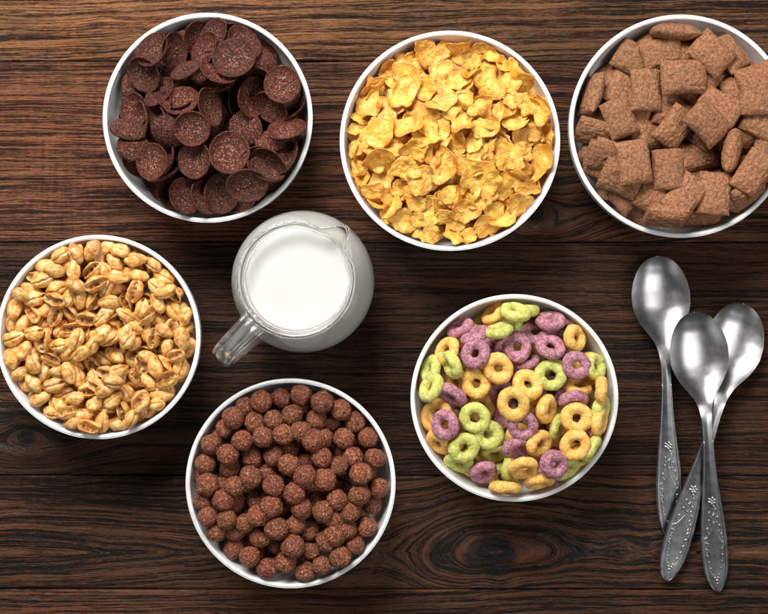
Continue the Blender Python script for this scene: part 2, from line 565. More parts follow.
def disc_mesh(seed):
    nu, nv = 72, 16
    R = 0.0134 * random.uniform(0.95, 1.06)
    el = random.uniform(0.88, 0.99)
    H = random.uniform(0.0040, 0.0055)
    th = 0.0008
    sx = random.uniform(-0.0004, 0.0004)
    top, bot = [], []
    for i in range(nu):
        a = 2 * PI * i / nu
        ca, sa = math.cos(a), math.sin(a)
        rr = R * (1 + 0.025 * nz((ca * 1.6, sa * 1.6, 0), seed) + 0.012 * nz((ca * 5, sa * 5, 0), seed + 1))
        for j in range(nv):
            t = j / (nv - 1)
            t2 = t ** 0.9
            x, y = rr * t2 * ca, rr * el * t2 * sa
            z = H * (0.75 * t2 ** 2 + 0.25 * t2 ** 4) - H * 0.45 + sx * ca * sa * t2 * 2 + 0.0004 * nz((ca * 1.5 * t2, sa * 1.5 * t2, 2), seed + 3)
            bl = 0.00038 * nz((x * 420, y * 420, 0), seed + 5) * (1 - t ** 6)
            tt = th * (1 - 0.45 * t ** 8) * (1.0 + 0.7 * math.exp(-((t - 0.95) / 0.05) ** 2))
            top.append((x, y, z + tt + bl))
            bot.append((x, y, z - tt + bl * 0.6))
    v, f = sheet_pair(top, bot, nu, nv, True)
    me = mesh_from('chocolate_disc', v, f)
    tt_ = [j / (nv - 1) for i in range(nu) for j in range(nv)]
    set_attr(me, 'glint', [0.25 + 0.75 * max(0, 1 - (t / 0.8) ** 2) for t in tt_] + [0.6] * len(tt_))  # whitish glints painted into the colour as specks, strongest at the cup centre
    return weld(me)


def flake_mesh(seed, edge=False):
    nu, nv = 76, 18
    R = 0.0100
    top, bot, toast = [], [], []
    lob = random.uniform(0.16, 0.30)
    el = random.uniform(0.72, 0.95)
    cu1, cu2 = random.uniform(0.6, 2.2) * random.choice((1.4, -1.4)), random.uniform(-1.6, 1.6)
    ang = random.uniform(0, PI)
    for i in range(nu):
        a = 2 * PI * i / nu
        ca, sa = math.cos(a), math.sin(a)
        rr = R * (1 + lob * nz((ca * 1.15, sa * 1.15, 0), seed) * 2 + 0.12 * nz((ca * 2.8, sa * 2.8, 4), seed + 1) + 0.06 * nz((ca * 7, sa * 7, 2), seed + 2))
        for j in range(nv):
            t = j / (nv - 1)
            x, y = rr * t * ca, rr * el * t * sa
            cx_, cy_ = x * math.cos(ang) + y * math.sin(ang), -x * math.sin(ang) + y * math.cos(ang)
            z = cu1 * cx_ * cx_ * 16 + cu2 * cy_ * cy_ * 10 + 0.0024 * nz((x * 115, y * 115, 0), seed + 3) + 0.0007 * nz((x * 330, y * 330, 5), seed + 4)
            bl = 0.00055 * abs(nz((x * 650, y * 650, 1), seed + 5)) + 0.0003 * nz((x * 1200, y * 1200, 1), seed + 7)
            th = 0.00048 * (1 - 0.5 * t ** 6)
            top.append((x, y, z + th + bl * (1 - t ** 8)))
            bot.append((x, y, z - th - 0.0004 * abs(nz((x * 650, y * 650, 9), seed + 8)) * (1 - t ** 8)))
            tv = 0.5 * t ** 4 + 0.55 * max(0, nz((x * 160, y * 160, 3), seed + 11) + 0.1)
            toast.append(tv)
    v, f = sheet_pair(top, bot, nu, nv, True)
    me = mesh_from('corn_flake', v, f)
    set_attr(me, 'toast', toast + toast)
    return weld(me)


def wheat_mesh(seed, kind):
    """kind 'w' closed grain, 's' split-open grain, 'h' grain with a burst dark tip"""
    nu, nv = 72, 44
    a_, b_, c_ = 0.0078, 0.0049, 0.0046
    verts, faces, toast = [], [], []
    bend = random.uniform(-0.9, 0.9) if kind == 's' else random.uniform(-0.35, 0.35)
    openw = random.uniform(0.20, 0.40)
    deep = random.uniform(0.5, 1.0)
    skew = random.uniform(-0.25, 0.25)
    for i in range(nu):
        th = 2 * PI * i / nu       # around the long axis
        for j in range(nv):
            ph = PI * j / (nv - 1)
            x = -math.cos(ph)
            s = math.sin(ph)
            y, z = s * math.cos(th), s * math.sin(th)
            tap = 1 - 0.16 * x - 0.10 * x * x
            P = Vector((x * a_, y * b_ * tap, z * c_ * tap))
            n1 = nz(P * 210, seed)
            n2 = nz(P * 520, seed + 3)
            d = 1 + 0.19 * n1 + 0.06 * n2
            P = Vector((P.x * (1 + 0.03 * n1), P.y * d, P.z * d))
            t = 0.12 * max(0, n1 + 0.3) + 0.15 * abs(x) ** 4
            if kind == 's':
                if z > -0.1:
                    y_ = y - skew * (1 + x) - 0.35 * nz((x * 1.6, 0, 2), seed + 6)
                    g = math.exp(-(y_ / openw) ** 2) * max(0, 1 - (x * 0.98) ** 4)
                    lip = math.exp(-((abs(y_) - openw * 1.55) / 0.22) ** 2) * max(0, 1 - x * x)
                    P.z += -0.0062 * deep * g * max(0, min(1, z + 0.4)) * (1 + 0.7 * nz(P * 430, seed + 12)) + 0.0010 * lip
                    P.y += math.copysign(0.0010 * lip + 0.0006 * g, y_)
                    t += 1.0 * g * (0.75 + 0.5 * nz(P * 600, seed + 9)) + 0.22 * lip
            else:
                g = math.exp(-((y - 0.15 * nz((x * 2, 0, 0), seed)) / 0.13) ** 2) * max(0, 1 - x ** 4) * (1 if z > 0 else 0.5)
                P.z -= 0.0011 * g * (1 if z > 0 else -0.6)
                t += 0.55 * g
                if kind == 'h':
                    e = math.exp(-((x - 0.72) ** 2 + (y - 0.1) ** 2) / 0.045) if z > 0 else 0
                    P.z -= 0.0022 * e
                    t += 2.6 * e * (1.2 if e > 0.45 else 0.4)
            P.y += bend * 14 * P.x * P.x
            verts.append(P)
            toast.append(t)
    for i in range(nu):
        for j in range(nv - 1):
            faces.append((i * nv + j, i * nv + j + 1, ((i + 1) % nu) * nv + j + 1, ((i + 1) % nu) * nv + j))
    me = mesh_from('puffed_wheat', verts, faces)
    set_attr(me, 'toast', toast)
    return weld(me, 1e-7)


# ------------------------------------------------------------------ materials of the cereals
M_BALL = cereal_mat('cocoa_puff', srgb(56, 23, 13), srgb(122, 58, 35), srgb(160, 87, 54), speck=srgb(232, 170, 122), speck_amt=0.7,
                    scale=620, speck_scale=760, bump=1.0, fine=1700, rough=0.38, spec=0.6, vary=0.12, coat=0.08, bump_d=0.0016)
M_DISC = cereal_mat('cocoa_disc', srgb(44, 16, 8), srgb(74, 29, 16), srgb(102, 45, 26), speck=srgb(206, 164, 142), speck_amt=0.8,
                    scale=420, speck_scale=900, bump=1.0, fine=1700, rough=0.36, spec=0.32, vary=0.22, coat=0.0, bump_d=0.0011, glint=True)
M_PILLOW = cereal_mat('cocoa_pillow', srgb(126, 80, 52), srgb(154, 104, 70), srgb(178, 128, 92), speck=srgb(88, 52, 34), speck_amt=0.6,
                      scale=520, speck_scale=800, bump=1.0, fine=1800, rough=0.5, spec=0.45, vary=0.13, bump_d=0.0011, ridge=0.55)
M_CORN = cereal_mat('toasted_corn', srgb(213, 142, 38), srgb(233, 175, 62), srgb(245, 206, 108), speck=srgb(252, 232, 178), speck_amt=0.35,
                    scale=150, speck_scale=900, bump=0.6, fine=2000, rough=0.42, spec=0.45, sss=0.25, toast=0.95, toast_col=srgb(184, 98, 20),
                    vary=0.12, coat=0.12, bump_d=0.0005, dimple=1100)
M_WHEAT = cereal_mat('honey_wheat', srgb(190, 124, 50), srgb(224, 169, 90), srgb(243, 209, 146), speck=srgb(176, 108, 44), speck_amt=0.3,
                     scale=230, speck_scale=700, bump=0.6, fine=1500, rough=0.36, spec=0.55, sss=0.15, toast=0.95, toast_col=srgb(118, 62, 22),
                     vary=0.20, coat=0.3, bump_d=0.0008)


def ring_mat(name, d, m, l, s, amt):
    return cereal_mat(name, d, m, l, speck=s, speck_amt=amt, scale=360, speck_scale=820, bump=1.0, fine=1800, rough=0.55, spec=0.35,
                      sss=0.12, vary=0.07, bump_d=0.0009)


M_RING = {'Y': ring_mat('yellow_ring', srgb(226, 160, 62), srgb(241, 187, 92), srgb(248, 210, 132), srgb(250, 228, 178), 0.65),
          'P': ring_mat('purple_ring', srgb(140, 82, 98), srgb(176, 114, 130), srgb(202, 150, 162), srgb(232, 200, 206), 0.65),
          'G': ring_mat('green_ring', srgb(176, 178, 70), srgb(204, 204, 104), srgb(222, 220, 140), srgb(232, 230, 178), 0.65)}

# ------------------------------------------------------------------ dropping pieces into a bowl
CELL = 0.00045


class Heap:
    def __init__(self, key, floor=None):
        self.x, self.y, self.R = BOWLS[key]
        self.n = int(2 * (self.R + 0.02) / CELL)
        self.o = -(self.R + 0.02)
        c = self.o + (np.arange(self.n) + 0.5) * CELL
        gx, gy = np.meshgrid(c, c)
        r = np.hypot(gx, gy)
        rr, zz = inner_height(self.R)
        self.H = np.where(r <= self.R - BT, np.interp(r, rr, zz), np.where(r <= self.R, ZR, -0.01))
        if floor is not None:
            self.H = np.where(r <= self.R - BT, np.maximum(self.H, floor), self.H)
        self.ID = np.full(self.H.shape, -1)
        self.items = []

    def cells(self, P):
        ix = np.clip(((P[:, 0] - self.o) / CELL).astype(int), 0, self.n - 1)
        iy = np.clip(((P[:, 1] - self.o) / CELL).astype(int), 0, self.n - 1)
        return iy, ix

    def fall(self, P, tol):
        iy, ix = self.cells(P)
        d = self.H[iy, ix] - P[:, 2]
        # lower skin only: for every cell, its lowest point
        if tol <= 0:
            return float(d.max())
        return float(np.quantile(d, 1 - tol))

    def put(self, P, z):
        iy, ix = self.cells(P)
        k = iy * self.n + ix
        zz = P[:, 2] + z
        i = len(self.items)
        flat, fid = self.H.reshape(-1), self.ID.reshape(-1)
        o = np.argsort(zz)
        k, zz = k[o], zz[o]
        up = zz > flat[k]
        flat[k[up]] = zz[up]       # ascending order: the last write per cell is the highest
        fid[k[up]] = i


PTS = {}


def pts(me):
    if me.name not in PTS:
        a = np.empty(len(me.vertices) * 3, np.float32)
        me.vertices.foreach_get('co', a)
        a = a.reshape(-1, 3)
        if len(a) > 2600:
            a = a[:: int(math.ceil(len(a) / 2600))]
        PTS[me.name] = a.astype(np.float64)
    return PTS[me.name]


def place(h, me, px, py, rot, scale=1.0, tol=0.01, wiggle=10, tries=6, info=None, local=None, limit=None, slide=0.0, cap=None):
    """drop mesh ME over photo pixel (px, py) (or over LOCAL x, y) turned by the matrix ROT; it may slide and rock a little to lie lower"""
    base = pts(me) * scale
    z = ZR
    jit = [(rot, 0.0, 0.0)]
    for k in range(tries):
        e = Euler((math.radians(random.gauss(0, wiggle)), math.radians(random.gauss(0, wiggle)), 0))
        a, q = random.uniform(0, 6.283), slide * math.sqrt(random.random())
        jit.append((e.to_matrix() @ rot, q * math.cos(a), q * math.sin(a)))
    turned = [base @ np.array(r_).T for r_, _, _ in jit]
    lim = h.R - BT - 0.0006
    for it in range(3 if local is None else 1):
        if local is None:
            X, Y = unproject(px, py, z)
            lx, ly = X - h.x, Y - h.y
        else:
            lx, ly = local
        best = None
        for (Rm, ox, oy), A in zip(jit, turned):
            qx, qy = lx + ox, ly + oy
            far = np.hypot(A[:, 0] + qx, A[:, 1] + qy).max()
            if far > lim:       # push the piece back inside the wall
                rr = math.hypot(qx, qy)
                k = max(0, rr - (far - lim)) / max(rr, 1e-6)
                qx, qy = qx * k, qy * k
            B = A + (qx, qy, 0)
            zz = h.fall(B, tol)
            cost = zz + 0.12 * math.hypot(ox, oy)
            if best is None or cost < best[0]:
                best = (cost, zz, Rm, qx, qy, B)
            if cap is not None:      # wedged in among its neighbours rather than towering over them
                zz = min(zz, cap(math.hypot(qx, qy)) - A[:, 2].max())
                if best[2] is Rm:
                    best = (best[0], zz) + best[2:]
        z = best[1]
    _, zz, Rm, qx, qy, B = best
    if cap is not None:
        zz = min(zz, cap(math.hypot(qx, qy)) - B[:, 2].max())
    if limit is not None and (B[:, 2].max() + zz) > limit(math.hypot(qx, qy)):
        return False
    h.put(B, zz)
    h.items.append(dict(me=me, loc=(h.x + qx, h.y + qy, zz), rot=Rm, scale=scale, lx=qx, ly=qy, **(info or {})))
    return True


def flat_rot(ang, theta, sign, spin):
    """local x lies along the image direction ANG; tilted by THETA about it"""
    return Matrix.Rotation(ang, 3, 'Z') @ Matrix.Rotation(theta * sign, 3, 'X') @ Matrix.Rotation(spin, 3, 'Z')


def tilt_for(ratio, kind):
    """tilt at which a piece shows the minor/major ratio seen in its outline"""
    if kind == 'ring':
        c = (22 * ratio - 8) / 14
    elif kind == 'pillow':
        c = math.sqrt(max(0.0, (ratio * ratio - 0.30) / 0.70))
    else:
        c = (ratio - 0.08) / 0.92
    th = math.acos(max(0.12, min(1.0, c)))
    return th * max(0.35, min(1.0, (1.0 - ratio) / 0.12))


CLOCK = ['twelve', 'one', 'two', 'three', 'four', 'five', 'six', 'seven', 'eight', 'nine', 'ten', 'eleven']


def where(lx, ly, R):
    r = math.hypot(lx, ly) / R
    if r < 0.10:
        return 'at the very centre of the bowl'
    hh = (round(((90 - math.degrees(math.atan2(ly, lx))) % 360) / 15) / 2) % 12
    clock = ('half past ' + CLOCK[int(hh)]) if hh % 1 else (CLOCK[int(hh)] + " o'clock")
    zone = ('close to the centre' if r < 0.28 else 'a third out' if r < 0.46 else 'midway out' if r < 0.62 else 'two thirds out' if r < 0.76 else 'beside the wall')
    return f'{zone} at {clock} in bowl'


def pose(Rm):
    c = abs(Rm[2][2])
    return 'lying flat' if c > 0.86 else ('tilted' if c > 0.5 else 'on edge')


def commit(h, name, cat, group, min_cells=0):
    vis = np.bincount(h.ID[h.ID >= 0].ravel(), minlength=len(h.items))
    todo = [(it, v) for it, v in zip(h.items, vis) if v > min_cells or it['loc'][2] > 0.040]
    seen = {}
    for it, v in todo:
        it['label'] = it['text'].format(pose=pose(it['rot'])) + ' ' + where(it['lx'], it['ly'], h.R)
        seen.setdefault(it['label'], []).append(it)
    for lab, its in seen.items():
        if len(its) > 1:
            its.sort(key=lambda q: q['loc'][2])
            words_ = {2: ('lower', 'upper'), 3: ('lowest', 'middle', 'topmost')}.get(len(its))
            if words_:
                for w, q in zip(words_, its):
                    q['label'] = w + ' ' + q['label']
                    if len(q['label'].split()) > 16:
                        q['label'] = q['label'].replace(' in bowl', '')
    for it, v in todo:
        o = bpy.data.objects.new(name, it['me'])
        COL.objects.link(o)
        m4 = it['rot'].to_4x4()
        m4.translation = it['loc']
        o.matrix_world = m4 @ Matrix.Scale(it['scale'], 4)
        tag(o, it['label'], cat, group)
    print('HEAP', name, len(h.items), 'kept', len(todo), 'top', round(max(h.H.max(), 0), 4))


def rand_rot(maxtilt=0.5):
    return Euler((random.uniform(-maxtilt, maxtilt), random.uniform(-maxtilt, maxtilt), 0)).to_matrix() @ Matrix.Rotation(random.uniform(0, 6.28), 3, 'Z')


def fill(h, meshes, top, tries, maxtilt=0.6, tol=0.01, infos=None, scale=(0.95, 1.05)):
    w = int(0.006 / CELL)
    for _ in range(tries):
        best = None
        for _k in range(9):           # pieces roll to the lowest of several spots
            a, r = random.uniform(0, 6.283), (h.R - 0.008) * math.sqrt(random.random())
            x, y = r * math.cos(a), r * math.sin(a)
            iy, ix = int((y - h.o) / CELL), int((x - h.o) / CELL)
            v = h.H[iy - w:iy + w:3, ix - w:ix + w:3].mean() - top(r)
            if best is None or v < best[0]:
                best = (v, x, y)
        k = random.randrange(len(meshes))
        place(h, meshes[k], 0, 0, rand_rot(maxtilt), random.uniform(*scale), tol, 12, 2, infos[k] if infos else None, best[1:], top)


def dome(zc, ze, R):
    return lambda r: zc - (zc - ze) * (r / R) ** 2


# ---- chocolate balls
BALLS = """275,72,54;346,72,52;398,88,58;447,106,52;223,90,52;180,103,48,1;149,135,56;203,138,52;257,128,48;313,120,56;340,157,56;378,132,50,1;427,148,48,1;
488,142,54;515,190,48;458,178,56;360,192,60,3;396,178,46;312,210,50,1;283,175,52;225,180,56;177,190,50;130,165,46,1;100,193,52;133,229,56;80,245,54;198,239,54;
263,230,50;298,255,60,3;403,232,54;482,230,56;440,208,44,1;536,242,48;446,260,46;495,287,60,3;541,307,50;411,290,56,3;352,245,46,1;356,286,60,4;316,318,58,3;258,311,54,3;
242,270,46,1;195,292,58;140,270,52,1;98,308,60;158,315,48;75,340,45,1;122,352,50;167,368,46,1;212,345,46,1;251,370,60,3;292,362,44,1;338,374,56,3;383,342,48,1;438,356,52;
489,341,56;400,390,58,3;462,390,48,1;506,413,54;425,430,60;281,418,60,3;330,418,50,1;211,394,52;182,415,46,1;130,404,52;87,388,44;107,441,52;155,440,50,0;221,452,60,3;
270,468,48,1;315,472,60,3;360,482,52,1;408,467,56;447,493,52;399,518,46;354,537,54;297,524,54;246,534,54;190,499,54;465,430,48,0;480,460,48,0;360,430,50,0;68,290,44,0;
520,270,46,0;530,350,46,0;120,310,46,0;150,470,48,0;430,400,46,0;300,440,46,0"""


def parse(s):
    return [[t if not t.lstrip('-').replace('.', '').isdigit() else float(t) for t in q.strip().split(',')] for q in s.replace('\n', '').split(';') if q.strip()]


def build_balls():
    h = Heap('ball', 0.020)
    ms = [ico_ball(i * 3.3 + 1) for i in range(10)]
    for m in ms:
        m.materials.append(M_BALL)
    inf = {'text': 'brown chocolate cereal ball'}
    fill(h, ms, dome(0.050, 0.0565, h.R), 1500, 3, 0.0, [inf] * 10, (0.88, 0.98))
    data = [(d + [2])[:4] for d in parse(BALLS)]
    data.sort(key=lambda d: (d[3], -math.hypot(d[0] - 307, d[1] - 303)))
    for x, y, d, l in data:
        sc = d / 2.67 * S0 * (HC - ZR) / HC / 0.0156
        sc = 1.06 * (0.6 * sc + 0.4 * 0.93)
        inf2 = dict(inf)
        if d >= 59:
            inf2 = {'text': 'large chocolate cereal ball'}
        elif d <= 46:
            inf2 = {'text': 'small chocolate cereal ball'}
        if (x, y) == (258, 311):
            inf2 = {'text': 'dark reddish chocolate cereal ball'}
        place(h, random.choice(ms), 175 + x / 2.67, 370 + y / 2.67, rand_rot(3), sc, 0.035, 5, 12, inf2, slide=0.003, cap=dome(0.071 + 0.0015 * l, 0.0650 + 0.0015 * l, h.R))
    commit(h, 'chocolate_ball', 'cereal ball', 'chocolate balls heaped in their bowl')


# ---- rings: x, y, colour, major, minor, angle, layer
RINGS = """258,75,Y,80,48,38,2;342,58,G,95,44,-3,2;323,82,G,95,50,-5,3;265,120,G,86,52,14,3;172,118,P,84,50,35,1;195,135,P,80,50,30,2;410,97,P,90,58,8,2;470,143,Y,84,62,105,2;
318,158,P,90,88,0,3;408,160,P,88,76,-5,3;258,160,P,80,60,60,1;365,130,P,80,60,0,1;196,188,P,84,80,20,3;122,185,Y,86,66,65,2;145,208,G,86,56,110,3;258,228,Y,90,90,0,4;
345,205,P,88,44,16,2;418,245,G,90,89,0,3;487,224,P,84,80,60,3;530,213,G,84,60,105,2;343,262,Y,92,82,-20,4;88,270,G,84,56,50,2;80,232,G,80,50,70,1;132,300,P,88,56,-35,2;
148,268,Y,86,66,110,1;200,270,Y,90,86,80,3;268,300,P,80,70,45,2;306,331,Y,93,91,0,4;470,310,P,84,66,10,2;547,290,Y,88,44,92,3;493,280,Y,80,60,0,1;490,355,Y,92,88,100,3;
403,343,Y,90,64,80,3;95,345,Y,84,66,70,2;130,380,P,90,80,100,3;204,362,G,89,88,0,4;336,393,P,88,82,10,4;250,408,G,92,88,40,3;430,400,G,86,50,75,2;535,370,Y,84,50,85,2;
485,437,Y,88,82,10,4;370,428,Y,88,78,60,3;185,450,G,90,90,0,4;108,440,Y,88,62,-40,3;533,447,G,90,50,60,3;310,447,P,80,66,30,2;430,488,P,86,78,80,4;348,498,Y,90,68,5,4;
287,495,G,84,46,80,2;228,512,P,80,64,15,4;170,493,G,84,60,-25,2;293,546,Y,94,46,-3,3;377,528,Y,84,50,10,2;255,460,G,80,60,0,1;505,490,Y,86,70,40,1;465,525,G,86,70,30,1;555,400,P,86,60,80,1;425,550,P,86,66,10,1;555,350,G,86,60,80,1;365,335,Y,84,60,0,1"""


def build_rings():
    h = Heap('ring', 0.018)
    base = [ring_mesh(i * 4.1 + 2) for i in range(7)]
    ms, names = {}, {'Y': 'yellow', 'P': 'purple', 'G': 'green'}
    for c in 'YPG':
        ms[c] = []
        for b in base:
            q = b.copy()
            q.materials.append(M_RING[c])
            ms[c].append(q)
    allm = [m for c in 'YPG' for m in ms[c]]
    allinf = [{'text': names[c] + ' cereal ring {pose}'} for c in 'YPG' for m in ms[c]]
    fill(h, allm, dome(0.044, 0.056, h.R), 1000, 0.5, 0.02, allinf)
    data = parse(RINGS)
    data.sort(key=lambda d: (d[6], -math.hypot(d[0] - 312, d[1] - 308)))
    for x, y, c, w, hh, ang, lay in data:
        th = tilt_for(hh / w, 'ring')
        X, Y = 400 + x / 2.73, 285 + y / 2.73
        a = math.radians(ang)
        ox, oy = X - 514.5, -(Y - 398)
        # the normal of a tilt +th about local x is (sin a, -cos a): pick the sign that leans outwards
        sg = 1 if (math.sin(a) * ox - math.cos(a) * oy) > 0 else -1
        sc = min(1.06, max(0.95, w / 89))
        place(h, random.choice(ms[c]), X, Y, flat_rot(a, th, sg, random.uniform(0, 6)), sc, 0.025, 4, 12, {'text': names[c] + ' cereal ring {pose}'}, slide=0.003, cap=dome(0.065 + 0.0035 * lay, 0.065 + 0.0025 * lay, h.R))
    commit(h, 'cereal_ring', 'cereal ring', 'coloured rings heaped in their bowl')


# ---- pillows: x, y, length, width, angle, layer
PILLOWS = """275,86,118,46,-3,3;218,118,100,80,40,1;372,132,112,76,-42,3;430,112,105,70,-55,2;178,148,108,76,-33,2;280,135,100,70,35,1;320,140,105,78,10,1;306,188,118,76,3,4;
205,222,112,78,91,4;484,225,112,84,90,3;80,235,110,46,74,3;137,295,108,80,111,4;145,228,105,78,60,1;282,303,108,78,58,3;222,320,108,80,5,2;395,255,112,84,-30,3;367,300,110,82,-44,4;
405,205,105,78,30,1;78,328,108,60,-15,1;98,388,105,66,-10,2;138,395,105,60,-60,2;178,403,114,76,98,4;256,418,112,76,91,4;345,385,112,82,14,2;430,368,112,48,80,3;485,340,108,64,15,2;
476,422,112,80,58,4;124,462,112,72,-22,3;222,490,108,78,-30,2;316,482,112,84,50,3;382,482,110,78,84,3;258,540,112,48,-3,4;350,540,108,50,0,2;178,522,105,60,-30,2;455,297,105,60,70,1;
440,150,105,70,-50,1;428,470,108,60,80,1;560,150,110,78,20,3;545,300,112,78,-30,3;548,400,110,76,70,3;555,220,110,78,-60,2;505,500,108,70,40,2;480,160,108,76,-20,1;530,470,110,76,10,2;
355,215,108,76,60,2;250,130,108,76,15,2;60,420,108,72,70,2;190,255,108,74,70,2;345,330,108,76,-40,2;455,215,108,76,20,2;160,480,108,74,40,2;280,270,108,76,-20,2;100,270,105,70,50,0;250,250,105,75,20,0;330,440,105,75,70,0;420,330,105,75,10,0;480,480,105,70,-40,1;100,430,105,70,-30,0;420,520,105,60,20,1"""


def build_pillows():
    h = Heap('pillow', 0.018)
    ms = [pillow_mesh(i * 2.7 + 3) for i in range(9)]
    for m in ms:
        m.materials.append(M_PILLOW)
    inf = {'text': 'brown cereal pillow {pose}'}
    fill(h, ms, dome(0.041, 0.055, h.R), 800, 0.6, 0.02, [inf] * 9)
    data = parse(PILLOWS)
    data.sort(key=lambda d: (d[5], -math.hypot(d[0] - 297, d[1] - 309)))
    for x, y, L, W, ang, lay in data:
        X, Y = 560 + x / 2.4567, y / 2.4567
        a = math.radians(ang)
        wr = min(1.0, W / 79)
        th = 0.0 if wr > 0.93 else tilt_for(wr, 'pillow')
        ox, oy = X - 681, -(Y - 126)
        sg = 1 if (math.sin(a) * ox - math.cos(a) * oy) > 0 else -1
        place(h, random.choice(ms), X, Y, flat_rot(a, th, sg, random.choice((0, PI))), min(1.06, max(0.94, L / 111)), 0.06, 4 if th > 0.6 else 7, 12, inf, slide=0.003, cap=dome(0.060 + 0.0065 * lay, 0.061 + 0.0045 * lay, h.R))
    commit(h, 'cereal_pillow', 'cereal pillow', 'cereal pillows heaped in their bowl')


# ---- discs: x, y, major, minor, angle, layer, v=convex side up, lean (o out, i in)
DISCS = """178,143,105,86,60,4,c;228,128,98,46,78,3,c;150,190,102,76,-40,3,c;148,208,100,70,-30,2,c;258,187,98,66,20,4,v;285,105,98,66,62,2,c;338,92,104,78,58,3,c;372,80,110,80,20,2,c;
382,148,116,102,38,6,c;402,112,108,84,-50,4,c;335,185,104,76,-30,5,c;322,142,100,74,70,3,c;472,150,98,80,-60,1,v;515,228,102,98,90,5,c;546,245,98,68,80,3,c;424,260,122,78,76,4,c;
386,260,110,56,72,2,c;485,290,106,74,-33,4,c;537,342,104,74,12,4,c;548,300,98,60,40,2,c;138,240,98,70,90,1,v;186,242,100,72,42,3,c;120,285,98,76,90,1,c;232,268,100,66,10,4,c;
250,285,98,80,10,5,c;265,335,102,86,8,7,c;204,295,106,70,72,4,c;186,325,112,60,108,3,c;214,345,104,84,-10,5,v;312,280,106,56,100,4,c;338,322,102,62,65,3,c;345,240,98,50,10,2,c;
420,347,100,92,-60,3,v;380,410,116,100,70,6,c;112,338,94,62,-20,3,v;108,385,92,66,-25,3,v;152,325,96,46,95,2,c;168,424,104,88,80,6,c;214,428,104,66,75,4,c;195,476,106,56,18,3,c;
283,426,106,90,98,6,c;302,468,100,60,20,4,c;437,500,114,94,6,6,c;348,515,114,92,75,5,c;475,448,104,66,-32,4,c;490,432,104,70,-35,3,c;460,465,102,62,-30,4,c;250,522,100,72,105,4,c;
291,532,98,62,108,4,c;216,522,98,52,100,2,c;520,402,98,68,50,1,v;530,420,98,60,60,2,c;130,440,98,56,-60,1,c;490,380,98,72,0,1,v;300,212,98,70,0,1,c;458,192,98,50,-20,2,c;350,460,96,70,0,1,v;
230,215,96,70,20,1,c;300,380,96,70,0,1,v;440,420,96,70,40,1,c;250,130,98,60,80,1,v;330,240,96,70,0,1,v;150,140,96,60,60,1,c"""


def build_discs():
    h = Heap('disc', 0.018)
    ms = [disc_mesh(i * 5.1 + 1.5) for i in range(9)]
    for m in ms:
        m.materials.append(M_DISC)
    c_inf = {'text': 'dark chocolate disc {pose}'}
    fill(h, ms, dome(0.040, 0.054, h.R), 1100, 0.5, 0.01, [c_inf] * 9)
    data = parse(DISCS)
    data.sort(key=lambda d: d[5])
    flip = Matrix.Rotation(PI, 3, 'X')
    for x, y, w, hh, ang, lay, kind in data:
        X, Y = 90 + x / 2.671, y / 2.671
        a = math.radians(ang)
        th = tilt_for(min(1, hh / w / 0.94), 'disc')
        ox, oy = X - 207.5, -(Y - 117.5)
        # cups standing against others lean inwards near the wall, outwards on top
        lean = -1 if (math.hypot(ox, oy) > 62 and th > 0.7) else 1
        sg = lean * (1 if (math.sin(a) * ox - math.cos(a) * oy) > 0 else -1)
        rot = flat_rot(a, min(th, 1.15), sg, random.choice((0, PI)))
        if kind == 'v':
            rot = rot @ flip
        t = 'dark chocolate disc {pose}' if kind == 'c' else 'chocolate disc {pose} domed side up'
        place(h, random.choice(ms), X, Y, rot, min(1.1, max(0.92, w / 106)), 0.006, 4, 12, {'text': t}, slide=0.003, cap=dome(0.068 + 0.003 * lay, 0.064 + 0.0025 * lay, h.R))
    commit(h, 'chocolate_disc', 'cereal disc', 'chocolate discs heaped in their bowl')


